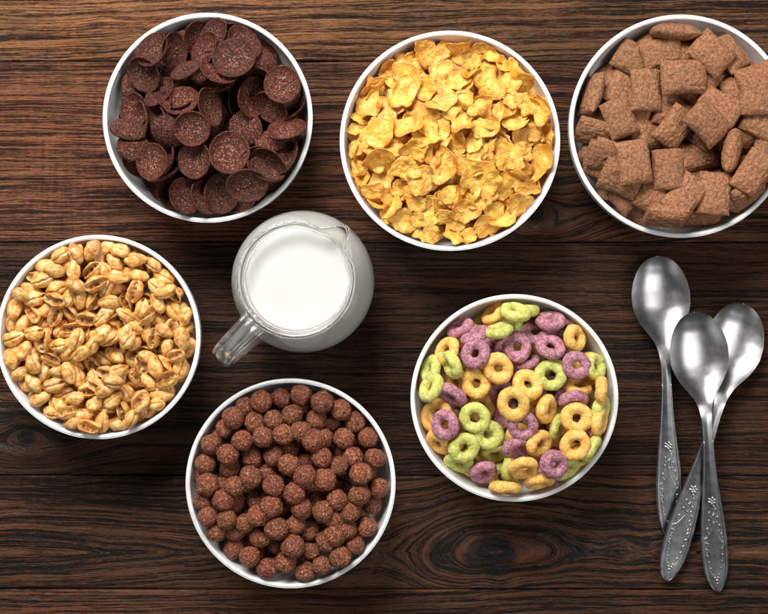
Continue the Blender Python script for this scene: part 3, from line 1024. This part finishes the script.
# ---- corn flakes per quarter: x, y, length, width, angle, e=standing on edge
CORN = {(340, 30): """350,130,90,70,20,1;180,310,140,70,45,1,e;270,200,120,70,20,1,e;210,330,120,70,20,1,e;205,360,120,60,20,1,e;100,560,110,100,0,1;560,240,170,110,-10,2;150,440,225,150,15,3;490,125,250,160,8,3;
240,560,250,210,30,4;345,330,210,290,82,4;470,340,160,160,0,3;390,530,190,180,20,4;560,420,170,160,0,3;470,590,160,150,0,4;280,250,120,80,60,0;420,220,150,110,20,1;440,60,120,80,10,0;330,170,110,70,30,0""",
        (450, 30): """80,82,150,66,18,3,e;200,100,130,70,-10,1,e;80,165,150,90,-10,2;95,250,120,105,20,2;215,300,180,215,98,4;245,150,130,100,-10,2;355,290,125,122,0,3;435,430,175,112,100,3;390,240,210,90,-52,1,e;
530,430,180,80,100,2,e;505,470,190,80,105,1,e;50,310,150,150,10,3;60,490,160,150,0,5;180,550,160,150,20,4;280,450,130,110,0,3;370,550,165,145,10,3;470,580,110,100,60,2;340,400,140,110,0,1;140,190,120,80,50,1;
555,590,150,80,95,2,e;300,210,130,80,-40,1;130,420,130,110,0,2;440,330,130,80,-60,0;520,560,120,90,80,0""",
        (340, 140): """105,40,120,95,20,2;230,100,200,200,0,3;360,150,210,130,15,3;100,160,130,85,-30,2;195,275,155,125,5,3;210,365,140,70,-20,1,e;310,400,190,135,62,4;370,470,210,150,20,2;450,230,200,165,70,4;
350,260,120,95,60,3;560,140,290,150,85,4;560,430,140,125,10,4;500,525,160,105,-20,2;580,330,130,90,20,3;300,50,170,150,20,2;420,60,210,130,10,4;440,350,120,105,40,3;500,350,130,110,0,2;130,230,120,80,-60,0,e;
280,300,150,130,0,1;180,330,130,80,0,0;250,440,130,90,-40,1;470,440,150,120,0,1;90,90,120,80,90,1,e;430,540,140,80,-20,1""",
        (450, 140): """130,70,120,105,30,5;200,90,100,92,0,5;100,150,180,110,-6,6;180,200,270,185,12,5;90,380,210,150,10,4;220,320,110,75,60,3;290,280,180,100,62,3;380,350,195,120,32,3;390,280,140,95,30,3;
215,470,180,115,15,3;110,530,130,75,15,3;320,460,170,80,32,1,e;535,140,220,90,76,2,e;470,250,110,70,68,2,e;370,150,140,75,-5,3;390,90,140,95,20,3;370,190,120,60,-30,2,e;40,550,140,80,-40,3,e;
30,300,150,120,0,3;330,210,150,120,0,1;440,200,140,90,60,0;250,400,150,120,0,1;300,60,150,130,0,2;480,70,130,90,70,1;170,340,140,110,0,2;420,420,130,80,40,0;30,450,150,110,0,2;300,130,150,120,10,2"""}


def build_corn():
    h = Heap('corn', 0.026)
    ms = [flake_mesh(i * 3.7 + 2.2) for i in range(16)]
    for m in ms:
        m.materials.append(M_CORN)
    inf = {'text': 'golden corn flake {pose}'}
    fill(h, ms, dome(0.068, 0.047, h.R), 650, 0.7, 0.05, [inf] * 16, (0.75, 1.15))
    data = []
    for (ox, oy), s in CORN.items():
        for d in parse(s):
            data.append([ox + d[0] / 5.58, oy + d[1] / 5.58] + d[2:])
    data.sort(key=lambda d: d[5])
    for d in data:
        X, Y, L, W, ang, lay = d[:6]
        e = len(d) > 6
        a = math.radians(ang)
        k = S0 * (HC - 0.06) / HC / 5.58
        sc = (L if e else (L + W) / 2) * k / 0.0208
        th = random.uniform(0.9, 1.15) if e else abs(random.gauss(0, 0.38))
        ox, oy = X - 450, -(Y - 140.5)
        sg = 1 if (math.sin(a) * ox - math.cos(a) * oy) > 0 else -1
        sz = 'large ' if sc > 1.25 else ('small ' if sc < 0.8 else '')
        place(h, random.choice(ms), X, Y, flat_rot(a, th, -sg if e else sg, random.choice((0, PI))), sc, 0.12, 5 if e else 9, 5, {'text': sz + 'golden corn flake {pose}'}, slide=0.003)
    commit(h, 'corn_flake', 'corn flake', 'corn flakes heaped in their bowl', 20)


# ---- puffed wheat per quarter: x, y, kind, angle
WHEAT = {(0, 230): """355,135,w,30;405,115,w,-60;525,80,s,80;495,115,w,60;200,240,s,-20;245,190,w,10;310,215,w,-10;385,195,w,-70;430,215,w,88;525,165,s,70;490,180,s,75;530,240,s,45;380,280,w,-20;240,300,w,18;
145,310,w,-20;125,360,s,-25;200,405,h,15;75,440,s,85;300,375,s,-15;390,365,w,70;455,390,w,80;535,310,s,30;530,410,s,50;290,440,s,20;320,490,s,60;385,465,s,-50;470,500,s,5;180,490,s,-60;120,535,w,60;200,575,h,10;
70,590,w,20;370,560,s,15;475,580,s,70;545,490,w,40;255,600,s,45;450,150,w,70;330,320,w,20;440,300,w,-20;60,530,w,70""",
         (100, 230): """95,120,w,-15;20,85,s,20;175,165,w,0;65,185,w,-50;20,205,w,-55;280,205,w,-35;130,240,w,15;205,255,w,-8;20,310,s,60;115,330,w,5;210,325,s,75;300,325,w,-40;345,280,w,-30;405,370,s,-60;45,390,w,5;
140,415,s,-70;225,430,h,75;320,410,w,-60;35,460,h,20;395,470,w,-55;470,490,s,75;130,490,s,-30;330,520,s,-65;55,545,s,-30;200,540,w,-40;155,575,s,60;265,580,s,80;400,560,s,60;460,580,w,75;250,490,s,50;340,350,w,20;80,270,w,-10""",
         (0, 330): """65,105,w,10;65,175,w,-75;145,115,w,60;210,140,s,-70;240,70,s,80;275,110,s,85;325,90,w,10;385,90,w,75;430,75,s,70;460,135,w,40;395,170,w,25;165,205,w,-55;95,210,s,60;230,235,w,65;330,215,w,10;
385,240,s,-70;430,250,w,-80;195,280,w,-50;300,290,h,15;120,315,w,-55;205,350,s,15;360,335,w,20;320,405,s,-50;215,400,w,20;275,465,w,-15;380,480,s,10;480,465,w,5;440,390,w,15;490,530,s,-10;400,525,w,10;530,100,w,60;540,40,w,20;
500,270,w,-80;520,310,s,-20;520,350,s,10;290,180,s,-20;110,260,w,40;540,410,w,40""",
         (100, 330): """30,20,s,50;140,45,s,50;195,85,w,60;285,50,s,85;65,30,w,30;460,50,w,80;345,15,w,-30;70,155,w,-30;175,160,w,-40;220,190,s,-80;280,140,s,-20;425,130,s,20;365,200,s,-60;435,215,w,75;300,215,w,-70;
35,250,s,-20;125,285,w,60;205,265,s,-45;265,285,w,-50;355,280,s,25;325,350,w,3;310,405,w,10;155,380,w,-55;220,405,s,60;95,235,w,20;30,330,s,30;20,370,s,-10;75,390,w,40;30,430,s,-15;120,470,s,-70;175,490,w,70;235,455,w,45;80,525,w,-10;
20,510,w,80;380,80,w,70;60,300,w,-10"""}


def build_wheat():
    h = Heap('wheat', 0.034)
    ms = {'w': [wheat_mesh(i * 2.9 + 1, 'w') for i in range(6)], 's': [wheat_mesh(i * 3.1 + 40, 's') for i in range(6)], 'h': [wheat_mesh(i * 3.3 + 80, 'h') for i in range(3)]}
    txt = {'w': 'plump puffed wheat grain', 's': 'split open puffed wheat grain', 'h': 'puffed wheat grain with dark tip'}
    for v in ms.values():
        for m in v:
            m.materials.append(M_WHEAT)
    allm = ms['w'] + ms['s']
    fill(h, ms['w'] + ms['s'][:3], dome(0.0555, 0.055, h.R), 900, 0.7, 0.02, [{'text': txt['w']}] * 6 + [{'text': txt['s']}] * 3)
    data = []
    for (ox, oy), s in WHEAT.items():
        for d in parse(s):
            data.append([ox + d[0] / 5.58, oy + d[1] / 5.58] + d[2:])
    random.shuffle(data)
    for d in data:
        if d[2] == 's' and random.random() < 0.42:
            d[2] = 'w'
    for X, Y, k, ang in data:
        a = math.radians(ang) + (0 if k == 'h' else random.choice((0, PI)))
        roll = random.uniform(-0.5, 0.5) if k != 'w' else random.uniform(-1.4, 1.4)
        rot = Matrix.Rotation(a, 3, 'Z') @ Matrix.Rotation(roll, 3, 'X')
        place(h, random.choice(ms[k]), X, Y, rot, random.uniform(0.9, 1.1), 0.06, 10, 10, {'text': txt[k]}, slide=0.003)
    commit(h, 'puffed_wheat', 'puffed wheat', 'puffed wheat grains heaped in their bowl')


build_balls()
build_rings()
build_pillows()
build_discs()
build_corn()
build_wheat()

# ------------------------------------------------------------------ the milk jug
def build_jug():
    m, nt, bs = new_mat('clear_glass')
    bs.inputs['Base Color'].default_value = (0.985, 0.995, 0.99, 1)
    bs.inputs['Transmission Weight'].default_value = 0.99
    bs.inputs['Roughness'].default_value = 0.0
    bs.inputs['IOR'].default_value = 1.48
    tc = N(nt, 'TexCoord')
    n = N(nt, 'TexNoise', ins={'Vector': tc.outputs['Object'], 'Scale': 45.0, 'Detail': 2.0}).outputs[0]
    b = N(nt, 'Bump', ins={'Height': n, 'Strength': 0.03, 'Distance': 0.001})
    nt.links.new(b.outputs[0], bs.inputs['Normal'])
    glass = m
    pressed = m.copy()
    pressed.name = 'pressed_glass'
    [q for q in pressed.node_tree.nodes if q.type == 'BSDF_PRINCIPLED'][0].inputs['Roughness'].default_value = 0.07
    [q for q in pressed.node_tree.nodes if q.type == 'BSDF_PRINCIPLED'][0].inputs['Transmission Weight'].default_value = 0.95
    x0, y0 = unproject(298.0, 280.0, 0.085)
    root = empty('milk_jug', (x0, y0, 0))
    tag(root, 'round clear glass jug with spout and handle holding the milk', 'jug')
    outer = [(0, 0.0012), (0.026, 0.0008), (0.033, 0.0), (0.038, 0.003), (0.0455, 0.016), (0.0500, 0.030), (0.0506, 0.042), (0.0482, 0.058), (0.0430, 0.073),
             (0.0378, 0.084), (0.0362, 0.090), (0.0372, 0.097), (0.0388, 0.1015)]
    lip = [(0.0390, 0.1032), (0.0380, 0.1042), (0.0366, 0.1034)]
    inner = [(0.0352, 0.098), (0.0336, 0.091), (0.0350, 0.084), (0.0400, 0.072), (0.0455, 0.057), (0.0478, 0.042), (0.0470, 0.031), (0.0425, 0.0175), (0.034, 0.0075), (0.02, 0.0062), (0, 0.006)]
    prof = smooth_profile(outer + lip + inner, 130)
    v, f = lathe(prof, 192)
    spa = math.radians(46)
    out = []
    for p in v:
        r = math.hypot(p[0], p[1])
        a = math.atan2(p[1], p[0])
        d = (a - spa + PI) % (2 * PI) - PI
        k = max(0, min(1, (p[2] - 0.086) / 0.017)) ** 1.5
        s = math.exp(-(d / 0.17) ** 2)
        pin = math.exp(-((abs(d) - 0.36) / 0.13) ** 2)
        r2 = r + k * (0.0095 * s - 0.0009 * pin)
        z = p[2] + k * 0.0015 * s
        out.append((r2 * math.cos(a) if r > 1e-6 else 0, r2 * math.sin(a) if r > 1e-6 else 0, z))
    body = mesh_from('jug_body', out, f)
    link('body', body, glass, root)
    # strap handle, a swept rounded rectangle
    path = smooth_profile([(0.0372, 0.0935), (0.046, 0.0965), (0.058, 0.0955), (0.0685, 0.088), (0.0735, 0.076), (0.0735, 0.062), (0.0685, 0.048), (0.060, 0.038), (0.0500, 0.0335)], 64)
    ha = math.radians(225)
    verts, faces = [], []
    nsec = 64
    for i, (r, z) in enumerate(path):
        r0, z0 = path[max(0, i - 1)]
        r1, z1 = path[min(len(path) - 1, i + 1)]
        t = Vector((r1 - r0, z1 - z0)).normalized()
        nrm = Vector((-t.y, t.x))
        w = 0.0078 + 0.0014 * (1 - min(1, i / 14)) + 0.0012 * max(0, (i - 50) / 14)
        th = 0.0036
        for j in range(nsec):
            b = 2 * PI * j / nsec
            cb, sb = math.cos(b), math.sin(b)
            u = w * math.copysign(abs(cb) ** 0.55, cb)
            q = th * math.copysign(abs(sb) ** 0.7, sb) * (1 + 0.12 * math.cos(u / w * 7.5))
            rr, zz = r + nrm.x * q, z + nrm.y * q
            verts.append((rr * math.cos(ha) - u * math.sin(ha), rr * math.sin(ha) + u * math.cos(ha), zz))
    M = len(path)
    for i in range(M - 1):
        for j in range(nsec):
            j2 = (j + 1) % nsec
            faces.append((i * nsec + j, i * nsec + j2, (i + 1) * nsec + j2, (i + 1) * nsec + j))
    faces.append(tuple(range(nsec))[::-1])
    faces.append(tuple((M - 1) * nsec + j for j in range(nsec)))
    hm = mesh_from('jug_handle', verts, faces)
    weld(hm, 1e-8)
    link('handle', hm, pressed, root)
    # milk: fills the inside up to the neck, wetting the glass
    mm, nt, bs = new_mat('milk')
    bs.inputs['Base Color'].default_value = (0.66, 0.656, 0.637, 1)
    bs.inputs['Subsurface Weight'].default_value = 1.0
    bs.inputs['Subsurface Radius'].default_value = (0.012, 0.012, 0.012)
    bs.inputs['Subsurface Scale'].default_value = 1.0
    bs.inputs['Roughness'].default_value = 0.25
    zl = 0.0897
    mi = [(r + 0.0004, z) for r, z in smooth_profile(inner[1:], 90) if z < zl - 0.001]
    surf = [(0, zl - 0.0004), (0.012, zl - 0.0004), (0.024, zl - 0.0003), (0.0305, zl - 0.0001), (0.0326, zl + 0.0003), (0.0338, zl + 0.0008)]
    mi[-1] = (0, mi[-1][1] - 0.0004)
    v, f = lathe(surf + mi, 160)
    me = mesh_from('milk', v, f)
    o = link('milk', me, mm)
    o.location = (x0, y0, 0)
    tag(o, 'white milk filling the glass jug up to its neck', 'milk')


build_jug()

# ------------------------------------------------------------------ spoons
def interp(tab):
    xs = np.array([t[0] for t in tab]) / 1000.0
    ys = np.array([t[1] for t in tab]) / 1000.0
    # monotone cubic (Fritsch-Carlson)
    h = np.diff(xs)
    dl = np.diff(ys) / h
    m = np.zeros(len(xs))
    m[1:-1] = np.where(dl[:-1] * dl[1:] > 0, 2 * dl[:-1] * dl[1:] / (dl[:-1] + dl[1:] + 1e-12), 0)
    m[0], m[-1] = dl[0], dl[-1]

    def f(x):
        i = int(np.clip(np.searchsorted(xs, x) - 1, 0, len(h) - 1))
        t = (x - xs[i]) / h[i]
        t = min(1, max(0, t))
        return ((2 * t ** 3 - 3 * t * t + 1) * ys[i] + (t ** 3 - 2 * t * t + t) * h[i] * m[i] + (-2 * t ** 3 + 3 * t * t) * ys[i + 1] + (t ** 3 - t * t) * h[i] * m[i + 1])
    return f


W_S = interp([(0, 0.05), (0.4, 3.2), (1.5, 6.6), (4, 10.6), (8, 14.2), (14, 17.6), (21, 19.9), (28, 20.9), (35, 20.7), (42, 18.9), (48, 16.1), (53, 12.9), (58, 9.4), (62, 7.0), (66, 5.4), (71, 4.3), (77, 3.6),
              (84, 3.4), (95, 3.7), (110, 4.5), (125, 5.7), (140, 7.2), (155, 8.7), (168, 9.5), (178, 9.5), (187, 8.9), (194, 7.6), (199, 5.9), (202.5, 4.0), (204.4, 1.9), (205, 0.05)])
Z_RIM = interp([(0, 7.2), (10, 8.6), (25, 9.6), (45, 10.6), (58, 12.0), (66, 13.0), (76, 13.6), (88, 13.0), (110, 10.4), (140, 6.8), (165, 4.4), (185, 3.2), (205, 2.9)])
D_S = interp([(0, 0), (3, 2.0), (8, 4.6), (16, 7.2), (26, 8.2), (36, 8.2), (46, 7.0), (54, 4.9), (61, 2.4), (67, 0.8), (74, 0.1), (80, 0), (205, 0)])
CR = interp([(0, 0), (70, 0), (80, 0.9), (110, 0.9), (140, 0.5), (205, 0.35)])


def surf_z(s, t):
    """top surface height of a spoon at distance s from its tip, t in -1..1 across"""
    d = D_S(s)
    z = Z_RIM(s) - d * (1 - abs(t) ** 2.3) ** 1.0
    z += CR(s) * (1 - abs(t) ** 1.3)
    if s > 0.076:            # raised border along the handle
        k = min(1, (s - 0.076) / 0.03)
        z += 0.00030 * k * math.exp(-((abs(t) - 0.88) / 0.07) ** 2)
    return z


def spoon_metal(name, base, dark, rough, patina, bump):
    m, nt, bs = new_mat(name)
    tc = N(nt, 'TexCoord')
    n1 = N(nt, 'TexNoise', ins={'Vector': tc.outputs['Object'], 'Scale': 140.0, 'Detail': 6.0, 'Roughness': 0.65}).outputs[0]
    n2 = N(nt, 'TexNoise', ins={'Vector': tc.outputs['Object'], 'Scale': 900.0, 'Detail': 4.0, 'Roughness': 0.7}).outputs[0]
    mp = N(nt, 'Mapping', ins={'Vector': tc.outputs['Object'], 'Rotation': (0, 0, 0.5), 'Scale': (2600.0, 90.0, 90.0)})
    n3 = N(nt, 'TexNoise', ins={'Vector': mp.outputs[0], 'Scale': 1.0, 'Detail': 2.0}).outputs[0]
    mp2 = N(nt, 'Mapping', ins={'Vector': tc.outputs['Object'], 'Rotation': (0, 0, -0.9), 'Scale': (1900.0, 60.0, 60.0)})
    n5 = N(nt, 'TexNoise', ins={'Vector': mp2.outputs[0], 'Scale': 1.0, 'Detail': 2.0}).outputs[0]
    f = ramp(nt, n1, [(0.35, 1.0), (0.62, 0.0)])
    col = mixc(nt, math_n(nt, 'MULTIPLY', f, patina), base, dark)
    wear = N(nt, 'Attribute', attribute_name='wear').outputs['Fac']
    col = mixc(nt, wear, col, (0.46, 0.46, 0.47))
    sp = ramp(nt, n2, [(0.62, 0.0), (0.74, 1.0)])
    col = mixc(nt, math_n(nt, 'MULTIPLY', sp, 0.35), col, dark)
    nt.links.new(col, bs.inputs['Base Color'])
    bs.inputs['Metallic'].default_value = 1.0
    rg = math_n(nt, 'ADD', math_n(nt, 'MULTIPLY', n1, 0.12), math_n(nt, 'MULTIPLY_ADD', n3, 0.04, rough - 0.08))
    nt.links.new(rg, bs.inputs['Roughness'])
    hh = math_n(nt, 'ADD', math_n(nt, 'ADD', n3, n5), math_n(nt, 'MULTIPLY', n2, 0.6))
    b = N(nt, 'Bump', ins={'Height': hh, 'Strength': bump, 'Distance': 0.0002})
    nt.links.new(b.outputs[0], bs.inputs['Normal'])
    return m


M_SB = spoon_metal('worn_silver', (0.49, 0.49, 0.505), (0.33, 0.315, 0.30), 0.34, 0.6, 0.07)
M_SH = spoon_metal('tarnished_silver', (0.22, 0.22, 0.235), (0.09, 0.088, 0.092), 0.40, 0.7, 0.25)
M_SO = spoon_metal('rubbed_silver', (0.46, 0.46, 0.47), (0.28, 0.28, 0.28), 0.36, 0.5, 0.15)


def spoon_meshes():
    NS, NT = 230, 41
    ss = []
    for i in range(NS):
        u = i / (NS - 1)
        ss.append(0.205 * u)
    # finer near both tips
    ss = sorted(set([0, 0.0002, 0.0005, 0.001, 0.0016, 0.0023] + [s for s in ss if 0.003 < s < 0.2025] + [0.2030, 0.2036, 0.2041, 0.2045, 0.2048, 0.205]))
    cut = min(range(len(ss)), key=lambda i: abs(ss[i] - 0.074))
    TH = 0.0009

    def skin(a, b, capa, capb):
        verts, faces = [], []
        n = b - a + 1
        for i in range(a, b + 1):
            s = ss[i]
            w = W_S(s)
            for j in range(NT):
                t = -1 + 2 * j / (NT - 1)
                t = math.sin(t * PI / 2)
                verts.append((w * t, -s, surf_z(s, t)))
        for i in range(a, b + 1):
            s = ss[i]
            w = W_S(s)
            thk = TH * (1.6 if s > 0.07 else 1.0 + 0.6 * max(0, (s - 0.05) / 0.02))
            for j in range(NT):
                t = -1 + 2 * j / (NT - 1)
                t = math.sin(t * PI / 2)
                zz = surf_z(s, t) - thk * (1 + (0.5 if s > 0.07 else 0.6) * (1 - t * t))
                if s > 0.076:
                    zz = min(zz, Z_RIM(s) - thk * 1.1)
                verts.append((w * t * 0.985, -s, zz))
        M = n * NT
        for i in range(n - 1):
            for j in range(NT - 1):
                p = i * NT + j
                faces.append((p, p + NT, p + NT + 1, p + 1))
                faces.append((M + p, M + p + 1, M + p + NT + 1, M + p + NT))
            p = i * NT
            faces.append((p, M + p, M + p + NT, p + NT))
            p = i * NT + NT - 1
            faces.append((p, p + NT, M + p + NT, M + p))
        for i, cap in ((0, capa), (n - 1, capb)):
            if cap:
                for j in range(NT - 1):
                    p = i * NT + j
                    q = (p, p + 1, M + p + 1, M + p)
                    faces.append(q if i == 0 else q[::-1])
        return verts, faces
    bowl = mesh_from('spoon_bowl', *skin(0, cut, True, False))
    handle = mesh_from('spoon_handle', *skin(cut, len(ss) - 1, False, True))
    sv = np.array([-v.co.y for v in handle.vertices])
    set_attr(handle, 'wear', np.clip((0.098 - sv) / 0.024, 0, 1) * 0.95)
    return bowl, handle


def ornament_mesh():
    """raised scrolls, leaves and a five-petalled flower on the handle, as one cast relief"""
    bm = bmesh.new()

    def pt(s, x, lift=0.0):
        w = W_S(s)
        t = max(-0.97, min(0.97, x / w))
        return Vector((x, -s, surf_z(s, t) + lift))

    def tube(pts_, r0, r1):
        r0, r1 = r0 * 1.35, r1 * 1.35
        rings = []
        P = [pt(s, x, 0.00003) for s, x in pts_]
        for i, p in enumerate(P):
            a, b = P[max(0, i - 1)], P[min(len(P) - 1, i + 1)]
            d = (b - a).normalized()
            side = d.cross(Vector((0, 0, 1))).normalized()
            up = side.cross(d)
            k = i / (len(P) - 1)
            r = r0 + (r1 - r0) * k
            rings.append([bm.verts.new(p + side * r * math.cos(q) + up * r * 0.75 * math.sin(q)) for q in [2 * PI * j / 8 for j in range(8)]])
        for A, B in zip(rings[:-1], rings[1:]):
            for j in range(8):
                bm.faces.new((A[j], A[(j + 1) % 8], B[(j + 1) % 8], B[j]))
        bm.faces.new(rings[0][::-1])
        bm.faces.new(rings[-1])

    def blob(s, x, ang, L, Wd, h=0.00045):
        L, Wd, h = L * 1.2, Wd * 1.3, h * 1.3
        n, mseg = 10, 6
        ca, sa = math.cos(ang), math.sin(ang)
        rows = []
        for i in range(mseg + 1):
            ph = PI * i / mseg
            row = []
            for j in range(n):
                th = 2 * PI * j / n
                lx = L * -math.cos(ph)
                ly = Wd * math.sin(ph) * math.cos(th) * (1 - 0.35 * lx / L)
                lz = h * math.sin(ph) * math.sin(th)
                X, S = x + lx * ca - ly * sa, s - (lx * sa + ly * ca)
                row.append(pt(S, X, lz + 0.00003))
            rows.append([bm.verts.new(v) for v in row])
        for A, B in zip(rows[:-1], rows[1:]):
            for j in range(n):
                bm.faces.new((A[j], A[(j + 1) % n], B[(j + 1) % n], B[j]))
    mm = 0.001
    # flower
    fs, fx = 137 * mm, 0.3 * mm
    for k in range(6):
        a = 2 * PI * k / 6 + 0.3
        blob(fs - 2.1 * mm * math.sin(a), fx + 2.1 * mm * math.cos(a), a, 1.35 * mm, 0.95 * mm, 0.0006)
    blob(fs, fx, 0, 0.8 * mm, 0.8 * mm, 0.0007)
    # winding stem from the flower down, with curling leaves
    stem = [(fs + 3 * mm + 26 * mm * u, (0.8 + 1.9 * math.sin(u * 3.6 + 0.2) - 5.2 * u * u) * mm) for u in np.linspace(0, 1, 34)]
    tube(stem, 0.55 * mm, 0.32 * mm)
    stem2 = [(fs + 9 * mm + 26 * mm * u, (1.0 - 3.4 * u + 9.2 * u * u - 0.8 * math.sin(u * 5)) * mm) for u in np.linspace(0, 1, 30)]
    tube(stem2, 0.42 * mm, 0.28 * mm)
    def curl(s0, x0, ang, L, bend, r=0.62):
        """a comma-shaped leaf that starts thick and curls away"""
        P_, a, st = [], ang, L / 14
        S, X = s0, x0
        for q in range(15):
            P_.append((S * mm, X * mm))
            S += st * math.sin(a)
            X += st * math.cos(a)
            a += bend / 14 * (0.4 + 1.4 * q / 14)
        tube(P_[::-1], 0.24 * mm, r * mm * 1.0)
        blob(s0 * mm, x0 * mm, ang, r * 1.1 * mm, r * mm, 0.0005)
    for s, x, a, l, bd in ((143, 2.4, 1.3, 4.2, 1.6), (145, -2.2, 1.9, 4.6, -1.8), (149, 3.4, 1.1, 4.8, 1.9), (151, -2.6, 2.1, 4.6, -1.8), (155.5, 4.6, 1.2, 5.0, 1.8),
                           (157, -4.0, 2.0, 5.2, -1.9), (162, 5.6, 1.4, 5.0, 1.5), (164, -5.2, 1.8, 5.6, -1.5), (147.5, 0.2, 1.0, 3.2, 1.8), (153, 0.6, 2.0, 3.4, -1.7)):
        curl(s, x, a, l, bd)
    # scrolls down both sides of the plain cartouche
    for sg in (-1, 1):
        L = [((164 + 30 * u) * mm, sg * (6.4 + 0.5 * math.sin(u * 9) - 4.4 * u ** 3) * mm) for u in np.linspace(0, 1, 30)]
        tube(L, 0.26 * mm, 0.22 * mm)
        for k in range(6):
            u = k / 5
            curl(168 + 24 * u, sg * (5.9 - 4.0 * u ** 2.6), PI / 2 + sg * 0.9, 4.0 - 1.2 * u, -sg * 2.4, 0.58 - 0.1 * u)
    for s, x, r in ((196.5, 0, 1.0), (194.4, 1.2, 0.8), (194.4, -1.2, 0.8), (198.8, 0.2, 0.7)):
        blob(s * mm, x * mm, 0.6, r * mm, r * 0.9 * mm, 0.0005)
    # fine cast edge line
    for sg in (-1, 1):
        tube([((92 + 106 * u) * mm, sg * (W_S((92 + 106 * u) * mm) * 0.86)) for u in np.linspace(0, 1, 60)], 0.20 * mm, 0.24 * mm)
    bmesh.ops.recalc_face_normals(bm, faces=bm.faces)
    me = bpy.data.meshes.new('ornament')
    bm.to_mesh(me)
    bm.free()
    me.polygons.foreach_set('use_smooth', [True] * len(me.polygons))
    return me


def build_spoons():
    bowl, handle = spoon_meshes()
    orn = ornament_mesh()
    bowl.materials.append(M_SB)
    handle.materials.append(M_SH)
    orn.materials.append(M_SO)
    # tip pixel, end pixel, lift of the bowl tip, lift of the handle end
    spec = [((658, 256), (671.5, 539), 0.0, 0.0, 1.0, 'worn silver spoon at the left, lying under the other two spoons'),
            ((744, 304), (666, 581), 0.0, 0.0042, 1.0, 'worn silver spoon with its handle crossing diagonally to the lower left'),
            ((694.5, 311.5), (718, 592), 0.0125, 0.0, 1.0, 'worn silver spoon lying on top of the other two spoons')]
    for (tx, ty), (ex, ey), zt, ze, k, lab in spec:
        X0, Y0 = unproject(tx, ty, 0.008 + zt)
        X1, Y1 = unproject(ex, ey, 0.003 + ze)
        d = Vector((X1 - X0, Y1 - Y0, 0))
        L = d.length
        sc = L / 0.205
        root = empty('silver_spoon', (X0, Y0, zt))
        root.rotation_mode = 'XYZ'
        yaw = math.atan2(d.y, d.x) + PI / 2
        pitch = math.atan2(ze - zt, L)
        root.matrix_world = Matrix.Translation((X0, Y0, zt)) @ Matrix.Rotation(yaw, 4, 'Z') @ Matrix.Rotation(-pitch, 4, 'X') @ Matrix.Scale(sc, 4)
        tag(root, lab, 'spoon', 'silver spoons on the table')
        link('spoon_bowl', bowl, None, root)
        ho = link('handle', handle, None, root)
        link('ornament', orn, None, ho)


build_spoons()

# ------------------------------------------------------------------ light and camera
w = bpy.data.worlds.new('World')
SC.world = w
w.use_nodes = True
w.node_tree.nodes['Background'].inputs[0].default_value = (0.95, 0.97, 1.0, 1)
w.node_tree.nodes['Background'].inputs[1].default_value = 0.03


def area(name, loc, target, sx, sy, power, col):
    l = bpy.data.lights.new(name, 'AREA')
    l.shape = 'RECTANGLE'
    l.size, l.size_y = sx, sy
    l.energy = power
    l.color = col
    o = bpy.data.objects.new(name, l)
    COL.objects.link(o)
    o.location = loc
    o.rotation_euler = (Vector(target) - Vector(loc)).to_track_quat('-Z', 'Y').to_euler()
    return o


area('window_light', (-0.28, 0.76, 0.84), (0, 0.03, 0), 0.66, 0.46, 22.5, (1.0, 0.97, 0.93))
area('side_light', (0.75, -0.12, 0.95), (0, 0, 0), 0.6, 0.7, 5.2, (1.0, 0.985, 0.96))
area('reflector_light', (-0.55, -0.75, 0.75), (0, 0, 0), 0.6, 0.5, 1.0, (1.0, 0.985, 0.96))

cam = bpy.data.cameras.new('Camera')
co = bpy.data.objects.new('Camera', cam)
COL.objects.link(co)
co.location = (0, 0, HC)
co.rotation_euler = (0, 0, 0)
cam.sensor_fit = 'HORIZONTAL'
cam.sensor_width = 36
cam.lens = 36 * HC / (768 * S0)
cam.clip_start = 0.02
cam.clip_end = 20
SC.camera = co

SC.render.engine = 'CYCLES'
SC.cycles.use_denoising = True
try:
    SC.cycles.denoiser = 'OPENIMAGEDENOISE'
    SC.cycles.denoising_input_passes = 'RGB_ALBEDO_NORMAL'
except Exception:
    pass
SC.cycles.sample_clamp_indirect = 0.0
SC.cycles.blur_glossy = 0.0
SC.cycles.caustics_refractive = True
SC.cycles.caustics_reflective = True
SC.cycles.max_bounces = 14
SC.cycles.transmission_bounces = 12
SC.cycles.glossy_bounces = 6
SC.cycles.diffuse_bounces = 8
SC.view_settings.view_transform = 'Standard'
SC.view_settings.look = 'None'
SC.view_settings.exposure = 0.14
SC.view_settings.gamma = 1.0
